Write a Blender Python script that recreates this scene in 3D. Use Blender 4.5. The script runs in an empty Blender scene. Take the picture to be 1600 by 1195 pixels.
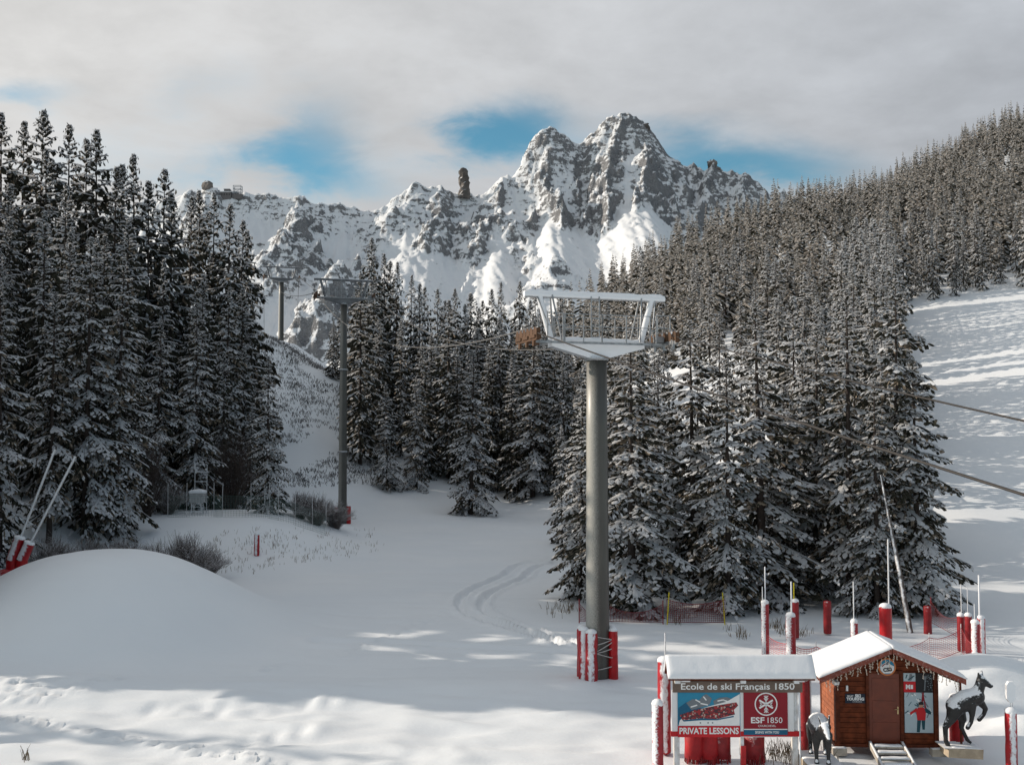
import bpy, math, random
import numpy as np
from mathutils import Vector, Matrix, Euler

SC = bpy.context.scene
COL = SC.collection
PI = math.pi
RES_T = 1.0

# ---------------------------------------------------------------- camera
CAM = np.array((0.0, 0.0, 10.0))
PITCH = math.radians(2.5)
cam_data = bpy.data.cameras.new('camera')
cam_data.sensor_width = 36.0
cam_data.lens = 36.0
cam_data.clip_start = 0.2
cam_data.clip_end = 12000.0
cam = bpy.data.objects.new('camera', cam_data)
COL.objects.link(cam)
cam.location = CAM
cam.rotation_euler = (PI / 2 + PITCH, 0, 0)
SC.camera = cam

# ---------------------------------------------------------------- sun and view
SUN_TRAVEL = Vector((1.0, -0.20, -0.42)).normalized()
SUN_DIR = -SUN_TRAVEL
sun_data = bpy.data.lights.new('sun', 'SUN')
sun_data.energy = 4.5
sun_data.angle = math.radians(0.5)
sun_data.color = (1.0, 0.885, 0.75)
sun = bpy.data.objects.new('sun', sun_data)
COL.objects.link(sun)
sun.location = (-200, 40, 90)
sun.rotation_euler = SUN_TRAVEL.to_track_quat('-Z', 'Y').to_euler()

SC.view_settings.view_transform = 'Standard'
SC.view_settings.look = 'None'
SC.view_settings.exposure = 0.0
SC.view_settings.gamma = 1.0
SC.view_settings.use_curve_mapping = False
SC.render.engine = 'CYCLES'
SC.cycles.use_denoising = True
SC.cycles.max_bounces = 5
SC.cycles.diffuse_bounces = 2
SC.cycles.glossy_bounces = 2
SC.cycles.transparent_max_bounces = 4
SC.cycles.sample_clamp_indirect = 6.0


# ---------------------------------------------------------------- node helpers
class NT:
    def __init__(self, tree):
        self.t = tree
        self.n = tree.nodes
        self.l = tree.links

    def add(self, typ, **kw):
        nd = self.n.new(typ)
        for k, v in kw.items():
            setattr(nd, k, v)
        return nd

    def put(self, sock, v):
        if isinstance(v, bpy.types.NodeSocket):
            self.l.new(v, sock)
        elif v is not None:
            if sock.type == 'RGBA' and isinstance(v, (tuple, list)) and len(v) == 3:
                v = (*v, 1.0)
            sock.default_value = v

    def m(self, op, a, b=None, c=None, clamp=False):
        nd = self.add('ShaderNodeMath', operation=op, use_clamp=clamp)
        self.put(nd.inputs[0], a)
        self.put(nd.inputs[1], b)
        self.put(nd.inputs[2], c)
        return nd.outputs[0]

    def dot(self, a, b):
        nd = self.add('ShaderNodeVectorMath', operation='DOT_PRODUCT')
        self.put(nd.inputs[0], a)
        self.put(nd.inputs[1], b)
        return nd.outputs['Value']

    def noise(self, vec, scale, detail=4.0, rough=0.55, dist=0.0):
        nd = self.add('ShaderNodeTexNoise')
        self.put(nd.inputs['Vector'], vec)
        nd.inputs['Scale'].default_value = scale
        nd.inputs['Detail'].default_value = detail
        nd.inputs['Roughness'].default_value = rough
        nd.inputs['Distortion'].default_value = dist
        return nd.outputs['Fac']

    def mapping(self, vec, scale=(1, 1, 1), loc=(0, 0, 0), rot=(0, 0, 0)):
        nd = self.add('ShaderNodeMapping')
        self.put(nd.inputs['Vector'], vec)
        nd.inputs['Scale'].default_value = scale
        nd.inputs['Location'].default_value = loc
        nd.inputs['Rotation'].default_value = rot
        return nd.outputs[0]

    def step(self, x, lo, hi, a=0.0, b=1.0):
        nd = self.add('ShaderNodeMapRange', interpolation_type='SMOOTHSTEP')
        self.put(nd.inputs[0], x)
        nd.inputs[1].default_value = lo
        nd.inputs[2].default_value = hi
        nd.inputs[3].default_value = a
        nd.inputs[4].default_value = b
        return nd.outputs[0]

    def mix(self, f, a, b):
        nd = self.add('ShaderNodeMix', data_type='RGBA')
        self.put(nd.inputs[0], f)
        self.put(nd.inputs[6], a)
        self.put(nd.inputs[7], b)
        return nd.outputs[2]

    def bump(self, h, strength=0.3, dist=0.05):
        nd = self.add('ShaderNodeBump')
        nd.inputs['Strength'].default_value = strength
        nd.inputs['Distance'].default_value = dist
        self.put(nd.inputs['Height'], h)
        return nd.outputs[0]


# ---------------------------------------------------------------- world: sky behind broken winter cloud
world = bpy.data.worlds.new('World')
SC.world = world
world.use_nodes = True
W = NT(world.node_tree)
W.n.clear()
out = W.add('ShaderNodeOutputWorld')
bg = W.add('ShaderNodeBackground')
W.l.new(bg.outputs[0], out.inputs[0])
sky = W.add('ShaderNodeTexSky', sky_type='NISHITA')
sky.sun_disc = False
sky.sun_elevation = math.asin(SUN_DIR.z)
sky.sun_rotation = math.atan2(SUN_DIR.x, SUN_DIR.y) % (2 * PI)
sky.altitude = 1850
sky.air_density = 1.0
sky.dust_density = 0.4
sky.ozone_density = 1.5
tc = W.add('ShaderNodeTexCoord')
D = tc.outputs['Generated']
sep = W.add('ShaderNodeSeparateXYZ')
W.l.new(D, sep.inputs[0])
dx, dy, dz = sep.outputs
# cloud-layer coordinates: where the ray meets a flat layer overhead
den = W.m('ADD', W.m('MAXIMUM', dz, 0.0), 0.22)
cu = W.m('DIVIDE', dx, den)
cv = W.m('DIVIDE', dy, den)
comb = W.add('ShaderNodeCombineXYZ')
W.put(comb.inputs[0], cu)
W.put(comb.inputs[1], cv)
CP = comb.outputs[0]
n1 = W.noise(W.mapping(CP, scale=(1.25, 1.25, 1.0), loc=(3.1, 1.7, 0)), 2.6, 8.0, 0.58, 0.25)
n2 = W.noise(W.mapping(CP, loc=(7.3, 2.2, 0)), 1.1, 5.0, 0.5, 0.2)
n3 = W.noise(W.mapping(CP, scale=(1.2, 1.3, 1.0), loc=(1.3, 9.7, 0)), 5.5, 6.0, 0.6, 0.3)
# the breaks where clear sky shows
front = W.step(dy, 0.2, 0.5)
az = W.m('DIVIDE', dx, W.m('MAXIMUM', dy, 0.05))
el = W.m('DIVIDE', dz, W.m('MAXIMUM', dy, 0.05))
wob = W.m('MULTIPLY', W.m('SUBTRACT', n3, 0.5), 0.10)
wob2 = W.m('MULTIPLY', W.m('SUBTRACT', n1, 0.5), 0.10)
gap = None
for (a0, e0, ra, re, rot, amt) in ((-0.015, 0.288, 0.066, 0.036, 0.15, 1.12), (0.225, 0.262, 0.145, 0.034, -0.12, 1.0),
                                   (-0.150, 0.232, 0.105, 0.034, -0.30, 0.46), (-0.475, 0.328, 0.05, 0.018, 0.0, 0.45),
                                   (-0.195, 0.280, 0.07, 0.055, 0.9, 0.60), (-0.29, 0.255, 0.09, 0.025, 0.1, 0.35),
                                   (-0.40, 0.27, 0.10, 0.07, 0.3, 0.30), (-0.30, 0.345, 0.07, 0.03, 0.3, 0.25)):
    da = W.m('ADD', W.m('SUBTRACT', az, a0), wob)
    de = W.m('ADD', W.m('SUBTRACT', el, e0), wob2)
    c, s = math.cos(rot), math.sin(rot)
    ua = W.m('DIVIDE', W.m('ADD', W.m('MULTIPLY', da, c), W.m('MULTIPLY', de, s)), ra)
    ue = W.m('DIVIDE', W.m('SUBTRACT', W.m('MULTIPLY', de, c), W.m('MULTIPLY', da, s)), re)
    r2 = W.m('ADD', W.m('MULTIPLY', ua, ua), W.m('MULTIPLY', ue, ue))
    g = W.m('MULTIPLY', W.m('EXPONENT', W.m('MULTIPLY', r2, -1.0)), amt)
    gap = g if gap is None else W.m('ADD', gap, g)
gap = W.m('MULTIPLY', gap, front)
# elsewhere in the sky: opened wider out of view, to dim and blue the ambient light
other = W.m('MULTIPLY', W.step(n2, 0.42, 0.60), W.step(dy, 0.80, 0.45))
openness = W.m('ADD', W.m('ADD', gap, W.m('MULTIPLY', other, 0.8)), W.m('ADD', W.m('MULTIPLY', W.m('SUBTRACT', n1, 0.5), 0.9), W.m('MULTIPLY', W.m('SUBTRACT', n3, 0.5), 0.55)))
clear = W.step(openness, 0.12, 1.15)
# cloud brightness: lighter towards the sun, mottled
sd = W.dot(D, tuple(SUN_DIR))
lum = W.m('ADD', W.m('MULTIPLY', sd, 0.23), 0.515)
lum = W.m('MULTIPLY', lum, W.m('ADD', W.m('MULTIPLY', n2, 0.5), 0.75))
lum = W.m('MULTIPLY', lum, W.m('ADD', W.m('MULTIPLY', n1, 0.62), 0.71))
lum = W.m('MULTIPLY', lum, W.m('ADD', W.m('MULTIPLY', n3, 0.24), 0.88))
cc = W.add('ShaderNodeCombineColor')
W.put(cc.inputs[0], W.m('MULTIPLY', lum, W.m('ADD', W.m('MULTIPLY', sd, 0.8), 9.55)))
W.put(cc.inputs[1], W.m('MULTIPLY', lum, 10.0))
W.put(cc.inputs[2], W.m('MULTIPLY', lum, W.m('ADD', W.m('MULTIPLY', sd, -1.2), 10.65)))
tint = W.add('ShaderNodeMix', data_type='RGBA', blend_type='MULTIPLY')
tint.inputs[0].default_value = 1.0
W.l.new(sky.outputs[0], tint.inputs[6])
tint.inputs[7].default_value = (0.80, 1.33, 1.20, 1.0)
W.put(bg.inputs[0], W.mix(clear, tint.outputs[2], cc.outputs[0]))
# mix() order: factor 0 keeps A; the clear factor should show the sky
mixn = bg.inputs[0].links[0].from_node
W.put(mixn.inputs[6], cc.outputs[0])
W.put(mixn.inputs[7], tint.outputs[2])
bg.inputs[1].default_value = 0.10


# ---------------------------------------------------------------- geometry helpers
def at(px, py, Y):
    """world point seen at photo pixel (px, py) at distance Y"""
    cx = (px - 800.0) / 1600.0
    cy = (597.5 - py) / 1600.0
    d = np.array((cx, math.cos(PITCH) - cy * math.sin(PITCH), math.sin(PITCH) + cy * math.cos(PITCH)))
    return CAM + d * (Y / d[1])


def sm(a, b, x):
    t = np.clip((np.asarray(x, float) - a) / (b - a), 0, 1)
    return t * t * (3 - 2 * t)


def _grad(ix, iy, seed):
    n = (ix.astype(np.int64) * 374761393 + iy.astype(np.int64) * 668265263 + seed * 1442695041) & 0x7fffffff
    n = ((n ^ (n >> 13)) * 1274126177) & 0x7fffffff
    n = n ^ (n >> 16)
    a = (n & 0xffff) / 65536.0 * 2 * PI
    return np.cos(a), np.sin(a)


def perlin(x, y, seed=0):
    x = np.asarray(x, float)
    y = np.asarray(y, float)
    ix = np.floor(x)
    iy = np.floor(y)
    fx = x - ix
    fy = y - iy
    u = fx * fx * fx * (fx * (fx * 6 - 15) + 10)
    v = fy * fy * fy * (fy * (fy * 6 - 15) + 10)
    r = []
    for ox, oy in ((0, 0), (1, 0), (0, 1), (1, 1)):
        gx, gy = _grad(ix + ox, iy + oy, seed)
        r.append(gx * (fx - ox) + gy * (fy - oy))
    return ((r[0] * (1 - u) + r[1] * u) * (1 - v) + (r[2] * (1 - u) + r[3] * u) * v) * 1.5


def fbm(x, y, seed=0, octv=4, gain=0.5):
    s = 0
    a = 1.0
    for k in range(octv):
        s = s + a * perlin(x, y, seed + k * 17)
        x = x * 2.03
        y = y * 2.03
        a *= gain
    return s


def ridged(x, y, seed=0, octv=5, gain=0.5):
    s = 0
    a = 1.0
    w = 1.0
    for k in range(octv):
        r = (1 - np.abs(perlin(x, y, seed + k * 31))) ** 2 * w
        s = s + a * r
        w = np.clip(r * 1.6, 0, 1)
        x = x * 2.07
        y = y * 2.07
        a *= gain
    return s


def mesh_np(name, verts, faces, mats=None, fmat=None, smooth=False):
    me = bpy.data.meshes.new(name)
    verts = np.asarray(verts, np.float32)
    faces = np.asarray(faces, np.int32)
    nf, k = faces.shape
    me.vertices.add(len(verts))
    me.vertices.foreach_set('co', verts.ravel())
    me.loops.add(nf * k)
    me.loops.foreach_set('vertex_index', faces.ravel())
    me.polygons.add(nf)
    me.polygons.foreach_set('loop_start', np.arange(0, nf * k, k, dtype=np.int32))
    me.polygons.foreach_set('loop_total', np.full(nf, k, np.int32))
    for m in mats or ():
        me.materials.append(m)
    if fmat is not None:
        me.polygons.foreach_set('material_index', np.asarray(fmat, np.int32))
    if smooth:
        me.polygons.foreach_set('use_smooth', np.ones(nf, bool))
    me.update(calc_edges=True)
    return me


class MB:
    """collects shapes, builds them as one mesh object"""

    def __init__(self):
        self.v = []
        self.f = []
        self.mi = []
        self.s = []
        self.cur = 0

    def poly(self, vs, fs, smooth=False):
        o = len(self.v)
        self.v += [tuple(map(float, p)) for p in vs]
        for f in fs:
            self.f.append(tuple(i + o for i in f))
            self.mi.append(self.cur)
            self.s.append(smooth)

    def box(self, c, s, rot=None, taper=1.0):
        hx, hy, hz = s[0] / 2, s[1] / 2, s[2] / 2
        vs = [Vector((x * hx * (taper if z > 0 else 1), y * hy * (taper if z > 0 else 1), z * hz)) for z in (-1, 1) for y in (-1, 1) for x in (-1, 1)]
        if rot is not None:
            R = Euler(rot).to_matrix()
            vs = [R @ v for v in vs]
        c = Vector(c)
        self.poly([v + c for v in vs], [(0, 2, 3, 1), (4, 5, 7, 6), (0, 1, 5, 4), (2, 6, 7, 3), (0, 4, 6, 2), (1, 3, 7, 5)])

    def bar(self, a, b, w, h=None):
        """square bar from a to b"""
        a = Vector(a)
        b = Vector(b)
        h = h or w
        d = b - a
        q = d.to_track_quat('Y', 'Z')
        L = d.length
        vs = [a + q @ Vector((x * w / 2, y * L, z * h / 2)) for y in (0, 1) for z in (-1, 1) for x in (-1, 1)]
        self.poly(vs, [(0, 1, 3, 2), (4, 6, 7, 5), (0, 4, 5, 1), (2, 3, 7, 6), (0, 2, 6, 4), (1, 5, 7, 3)])

    def tube(self, pts, rad, n=8, smooth=True, cap=True):
        pts = [Vector(p) for p in pts]
        if not hasattr(rad, '__len__'):
            rad = [rad] * len(pts)
        up = Vector((0, 0, 1))
        rings = []
        prev = None
        for i, p in enumerate(pts):
            d = (pts[min(i + 1, len(pts) - 1)] - pts[max(i - 1, 0)]).normalized()
            if prev is None:
                a = d.cross(up)
                if a.length < 1e-3:
                    a = Vector((1, 0, 0))
            else:
                a = prev - d * prev.dot(d)
            a.normalize()
            prev = a
            b = d.cross(a)
            rings.append([p + (a * math.cos(2 * PI * k / n) + b * math.sin(2 * PI * k / n)) * rad[i] for k in range(n)])
        vs = [v for r in rings for v in r]
        fs = []
        for i in range(len(pts) - 1):
            for k in range(n):
                k2 = (k + 1) % n
                fs.append((i * n + k, i * n + k2, (i + 1) * n + k2, (i + 1) * n + k))
        self.poly(vs, fs, smooth)
        if cap:
            o = len(pts) - 1
            self.poly(rings[0], [tuple(range(n - 1, -1, -1))])
            self.poly(rings[o], [tuple(range(n))])

    def lathe(self, prof, n=20, c=(0, 0, 0), wob=0.0, seed=0, smooth=True):
        rg = random.Random(seed)
        ph = [rg.uniform(0, 6.28) for _ in range(6)]
        vs = []
        for (r, z) in prof:
            for k in range(n):
                a = 2 * PI * k / n
                q = 1 + wob * (math.sin(3 * a + ph[0] + z * 5) + 0.7 * math.sin(5 * a + ph[1] - z * 9) + 0.6 * math.sin(2 * a + ph[2] + z * 17))
                vs.append((c[0] + r * q * math.cos(a), c[1] + r * q * math.sin(a), c[2] + z))
        fs = []
        for i in range(len(prof) - 1):
            for k in range(n):
                k2 = (k + 1) % n
                fs.append((i * n + k, i * n + k2, (i + 1) * n + k2, (i + 1) * n + k))
        fs.append(tuple(range(n - 1, -1, -1)))
        fs.append(tuple((len(prof) - 1) * n + k for k in range(n)))
        self.poly(vs, fs, smooth)

    def prism(self, pts, a, b):
        """polygon pts in (x, z) pulled from y=a to y=b"""
        n = len(pts)
        vs = [(p[0], a, p[1]) for p in pts] + [(p[0], b, p[1]) for p in pts]
        fs = [tuple(range(n)), tuple(range(2 * n - 1, n - 1, -1))]
        for k in range(n):
            k2 = (k + 1) % n
            fs.append((k2, k, n + k, n + k2))
        self.poly(vs, fs)

    def cap(self, p00, p10, p11, p01, thick, seed=0, nx=24, ny=10, edge=0.25, rough=0.25, wavy=0.03):
        """rounded snow lying on the quad p00 p10 p11 p01"""
        P = [np.array(p, float) for p in (p00, p10, p11, p01)]
        u = np.linspace(0, 1, nx)
        v = np.linspace(0, 1, ny)
        U, V = np.meshgrid(u, v, indexing='ij')
        X = (P[0][None, None] * ((1 - U) * (1 - V))[..., None] + P[1][None, None] * (U * (1 - V))[..., None] + P[2][None, None] * (U * V)[..., None] + P[3][None, None] * ((1 - U) * V)[..., None])
        lu = np.linalg.norm(P[1] - P[0])
        lv = np.linalg.norm(P[3] - P[0])
        ed = np.minimum(np.minimum(U, 1 - U) * lu, np.minimum(V, 1 - V) * lv)
        e = np.clip(ed / edge, 0, 1)
        prof = 0.45 + 0.55 * np.sqrt(np.clip(1 - (1 - e) ** 2, 0, 1))
        nz = 1 + rough * fbm(U * lu * 1.3 + seed * 3.7, V * lv * 1.3 + seed, seed, 3)
        T = X.copy()
        T[..., 2] += thick * prof * nz
        B = X.copy()
        nb_ = wavy * perlin(U * lu * 3 + seed, V * lv * 3, seed + 5)
        T[..., 1] += nb_
        B[..., 1] += nb_
        vs = np.concatenate([T.reshape(-1, 3), B.reshape(-1, 3)])
        idx = np.arange(nx * ny).reshape(nx, ny)
        fs = []
        for i in range(nx - 1):
            for j in range(ny - 1):
                fs.append((idx[i, j], idx[i + 1, j], idx[i + 1, j + 1], idx[i, j + 1]))
        o = nx * ny
        ring = [idx[i, 0] for i in range(nx)] + [idx[nx - 1, j] for j in range(1, ny)] + [idx[i, ny - 1] for i in range(nx - 2, -1, -1)] + [idx[0, j] for j in range(ny - 2, 0, -1)]
        for k in range(len(ring)):
            a, b = ring[k], ring[(k + 1) % len(ring)]
            fs.append((b, a, a + o, b + o))
        fs.append(tuple(r + o for r in ring[::-1]))
        self.poly(vs, [tuple(int(q) for q in f) for f in fs], True)

    def build(self, name, mats, parent=None, loc=None, rot=None):
        me = bpy.data.meshes.new(name)
        me.from_pydata(self.v, [], self.f)
        for m in (mats if isinstance(mats, (list, tuple)) else [mats]):
            me.materials.append(m)
        me.polygons.foreach_set('material_index', self.mi)
        me.polygons.foreach_set('use_smooth', self.s)
        me.update()
        return link(name, me, parent, loc, rot)


def link(name, data, parent=None, loc=None, rot=None):
    o = bpy.data.objects.new(name, data)
    COL.objects.link(o)
    if parent is not None:
        o.parent = parent
    if loc is not None:
        o.location = loc
    if rot is not None:
        o.rotation_euler = rot
    return o


def tag(o, label=None, cat=None, group=None, kind=None):
    if label:
        o['label'] = label
    if cat:
        o['category'] = cat
    if group:
        o['group'] = group
    if kind:
        o['kind'] = kind
    return o


def thing(name, label, cat, loc=(0, 0, 0), rz=0.0, group=None):
    o = bpy.data.objects.new(name, None)
    o.empty_display_size = 0.2
    COL.objects.link(o)
    o.location = loc
    o.rotation_euler = (0, 0, rz)
    return tag(o, label, cat, group)


def text_mesh(txt, size, mat, parent, loc, rot=(PI / 2, 0, 0), bold=0.0, name='lettering', align='CENTER', width=None, space=1.0, depth=0.004):
    cu = bpy.data.curves.new(name, 'FONT')
    cu.body = txt
    cu.size = size
    cu.offset = bold
    cu.align_x = align
    cu.align_y = 'CENTER'
    cu.extrude = depth / 2
    cu.space_character = space
    cu.resolution_u = 3
    tmp = bpy.data.objects.new('tmp_text', cu)
    COL.objects.link(tmp)
    bpy.context.view_layer.update()
    me = bpy.data.meshes.new_from_object(tmp.evaluated_get(bpy.context.evaluated_depsgraph_get()))
    COL.objects.unlink(tmp)
    bpy.data.objects.remove(tmp)
    bpy.data.curves.remove(cu)
    if width:
        co = np.empty(len(me.vertices) * 3, np.float32)
        me.vertices.foreach_get('co', co)
        co = co.reshape(-1, 3)
        w = co[:, 0].max() - co[:, 0].min()
        co[:, 0] = (co[:, 0] - (co[:, 0].max() + co[:, 0].min()) / 2) * width / w
        me.vertices.foreach_set('co', co.ravel())
    me.materials.clear()
    me.materials.append(mat)
    me.name = name
    return link(name, me, parent, loc, rot)


# ---------------------------------------------------------------- materials
def new_mat(name):
    m = bpy.data.materials.new(name)
    m.use_nodes = True
    t = NT(m.node_tree)
    b = m.node_tree.nodes['Principled BSDF']
    return m, t, b


SNOWC = (0.80, 0.815, 0.84)


def plain(name, col, rough=0.6, metal=0.0, var=0.15, scale=6.0, bump=0.0, spec=0.4):
    m, t, b = new_mat(name)
    tcn = t.add('ShaderNodeTexCoord')
    n = t.noise(tcn.outputs['Object'], scale, 5)
    dark = tuple(c * (1 - var) for c in col)
    lite = tuple(min(1, c * (1 + var)) for c in col)
    t.put(b.inputs['Base Color'], t.mix(t.step(n, 0.3, 0.7), dark, lite))
    b.inputs['Roughness'].default_value = rough
    b.inputs['Metallic'].default_value = metal
    b.inputs['Specular IOR Level'].default_value = spec
    if bump:
        t.put(b.inputs['Normal'], t.bump(n, bump, 0.02))
    return m


def snowy(name, col, rough=0.5, metal=0.0, direction=(0, 0, 1), thr=0.55, amp=0.5, scale=9.0, soft=0.10, var=0.2, streak=(1, 1, 1), bump=0.25, col2=None):
    """a surface with snow stuck where it faces `direction`, broken up by noise"""
    m, t, b = new_mat(name)
    tcn = t.add('ShaderNodeTexCoord')
    geo = t.add('ShaderNodeNewGeometry')
    oc = t.mapping(tcn.outputs['Object'], scale=streak)
    n = t.noise(oc, scale, 6, 0.65)
    n2 = t.noise(tcn.outputs['Object'], scale * 0.35, 4)
    d = Vector(direction).normalized()
    face = t.dot(geo.outputs['Normal'], tuple(d))
    s = t.m('ADD', face, t.m('MULTIPLY', t.m('SUBTRACT', n, 0.5), amp * 2))
    f = t.step(s, thr - soft, thr + soft)
    dark = tuple(c * (1 - var) for c in col)
    lite = col2 or tuple(min(1, c * (1 + var)) for c in col)
    base = t.mix(t.step(n2, 0.35, 0.65), dark, lite)
    t.put(b.inputs['Base Color'], t.mix(f, base, SNOWC))
    t.put(b.inputs['Roughness'], t.step(f, 0, 1, rough, 0.8))
    if metal:
        t.put(b.inputs['Metallic'], t.step(f, 0, 0.6, metal, 0.0))
    b.inputs['Specular IOR Level'].default_value = 0.35
    t.put(b.inputs['Normal'], t.bump(n, bump, 0.02))
    return m


def thin(name, col, var, scale, trans):
    """needles and snow flakes: thin things that let some light through"""
    m, t, b = new_mat(name)
    tcn = t.add('ShaderNodeTexCoord')
    n = t.noise(tcn.outputs['Object'], scale, 5)
    c = t.mix(t.step(n, 0.3, 0.7), tuple(c * (1 - var) for c in col), tuple(min(1, c * (1 + var)) for c in col))
    t.put(b.inputs['Base Color'], c)
    b.inputs['Roughness'].default_value = 0.8
    b.inputs['Specular IOR Level'].default_value = 0.12
    tr = t.add('ShaderNodeBsdfTranslucent')
    t.put(tr.inputs[0], c)
    mx_ = t.add('ShaderNodeMixShader')
    mx_.inputs[0].default_value = trans
    t.l.new(b.outputs[0], mx_.inputs[1])
    t.l.new(tr.outputs[0], mx_.inputs[2])
    t.l.new(mx_.outputs[0], m.node_tree.nodes['Material Output'].inputs[0])
    return m


def make_snow():
    m, t, b = new_mat('snow')
    tcn = t.add('ShaderNodeTexCoord')
    n = t.noise(tcn.outputs['Object'], 3.0, 6, 0.6)
    n2 = t.noise(tcn.outputs['Object'], 26.0, 3, 0.6)
    t.put(b.inputs['Base Color'], t.mix(n, (0.79, 0.80, 0.825), (0.83, 0.84, 0.86)))
    b.inputs['Roughness'].default_value = 0.7
    b.inputs['Specular IOR Level'].default_value = 0.25
    t.put(b.inputs['Normal'], t.bump(t.m('ADD', n, t.m('MULTIPLY', n2, 0.3)), 0.25, 0.05))
    return m


M_SNOW = make_snow()
M_WHITE = plain('white_paint', (0.78, 0.78, 0.78), 0.5, var=0.03)
M_STEEL = snowy('galvanised_steel', (0.30, 0.31, 0.32), 0.45, 0.6, (-0.15, -0.3, 1.0), 0.62, 0.35, 14.0)
M_GANTRY = snowy('frosted_gantry', (0.36, 0.37, 0.38), 0.5, 0.4, (-0.1, -0.75, 0.75), 0.02, 0.28, 5.0, 0.2)
M_RUST = snowy('sheave_rust', (0.085, 0.042, 0.02), 0.7, 0.0, (0, -0.2, 1), 0.60, 0.5, 12.0)
M_CABLEL = plain('pale_cable', (0.15, 0.145, 0.14), 0.5, 0.3)
M_RUBBER = plain('black_rubber', (0.02, 0.02, 0.02), 0.7)
M_CABLE = plain('steel_cable', (0.022, 0.018, 0.016), 0.6, 0.0)
M_RED = snowy('red_vinyl', (0.36, 0.010, 0.016), 0.38, 0.0, (-0.1, -0.95, 0.35), 0.84, 0.36, 9.0, 0.10, 0.15, (1, 1, 0.6))
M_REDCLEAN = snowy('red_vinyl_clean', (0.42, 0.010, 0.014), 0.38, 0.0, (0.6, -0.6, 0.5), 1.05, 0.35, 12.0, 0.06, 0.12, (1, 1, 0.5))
M_REDSNOW = snowy('red_vinyl_plastered', (0.32, 0.018, 0.026), 0.45, 0.0, (-0.75, -0.6, 0.2), 0.78, 0.80, 16.0, 0.16, 0.15, (1, 1, 1.2))
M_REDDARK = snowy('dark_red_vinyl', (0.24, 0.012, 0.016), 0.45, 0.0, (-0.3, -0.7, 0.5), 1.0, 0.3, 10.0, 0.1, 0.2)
M_ROPE = plain('pale_rope', (0.5, 0.48, 0.46), 0.9)
M_POLE = snowy('grey_pole', (0.33, 0.31, 0.30), 0.5, 0.0, (-0.4, -0.8, 0.2), 0.75, 0.4, 14.0)
M_POLEW = snowy('frosted_pole', (0.45, 0.43, 0.42), 0.5, 0.0, (-0.4, -0.8, 0.2), 0.35, 0.4, 14.0)
M_YELLOW = plain('yellow_pole', (0.62, 0.50, 0.02), 0.5)
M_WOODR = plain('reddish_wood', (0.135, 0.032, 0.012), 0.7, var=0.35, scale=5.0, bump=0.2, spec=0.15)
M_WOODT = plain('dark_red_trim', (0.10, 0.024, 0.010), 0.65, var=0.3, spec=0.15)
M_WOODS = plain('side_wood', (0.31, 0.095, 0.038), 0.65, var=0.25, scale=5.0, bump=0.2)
M_WOODG = snowy('grey_timber', (0.40, 0.36, 0.31), 0.8, 0.0, (0, -0.2, 1), 0.8, 0.3, 10.0)
M_WOODW = snowy('whitened_post', (0.52, 0.49, 0.45), 0.8, 0.0, (-0.3, -0.6, 0.5), 0.7, 0.5, 8.0, 0.2, 0.12, (1, 1, 0.4))
M_HEADER = plain('brown_header', (0.135, 0.095, 0.075), 0.6, var=0.12)
M_PLINTH = snowy('pale_plinth', (0.42, 0.34, 0.25), 0.8, 0.0, (0, 0, 1), 0.75, 0.3, 8.0)
M_BRONZE = snowy('dark_statue', (0.022, 0.021, 0.021), 0.45, 0.0, (-0.15, -0.25, 1.0), 0.60, 0.55, 14.0, 0.12, 0.2, bump=0.6)
M_BULB = plain('string_light', (0.62, 0.52, 0.42), 0.5)
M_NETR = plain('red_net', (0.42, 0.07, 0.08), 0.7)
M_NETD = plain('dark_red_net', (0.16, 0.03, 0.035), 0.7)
M_NETG = plain('green_net', (0.10, 0.16, 0.14), 0.7)
M_TWIG = snowy('frosted_twig', (0.13, 0.105, 0.095), 0.85, 0.0, (0, 0, 1), 0.42, 0.45, 3.0, 0.2)
M_TWIGB = snowy('brown_twig', (0.075, 0.055, 0.047), 0.85, 0.0, (0, 0, 1), 0.72, 0.4, 3.0, 0.2)
M_GRASS = plain('dry_grass', (0.16, 0.12, 0.08), 0.9, var=0.4)
M_BARK = snowy('spruce_bark', (0.050, 0.038, 0.032), 0.9, 0.0, (-0.5, -0.5, 0.3), 1.15, 0.5, 5.0, 0.2)
M_BARKW = snowy('frosted_bark', (0.10, 0.08, 0.07), 0.9, 0.0, (-0.5, -0.5, 0.5), 0.85, 0.6, 5.0, 0.2)
M_NEEDLE = thin('spruce_needles', (0.042, 0.041, 0.031), 0.45, 2.0, 0.15)
M_FROST = thin('frosted_needles', (0.27, 0.222, 0.172), 0.4, 3.0, 0.30)
M_RIME = thin('rimed_needles', (0.41, 0.378, 0.345), 0.4, 3.0, 0.42)
M_TSNOW = thin('branch_snow', (0.76, 0.77, 0.79), 0.06, 3.0, 0.42)


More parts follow.
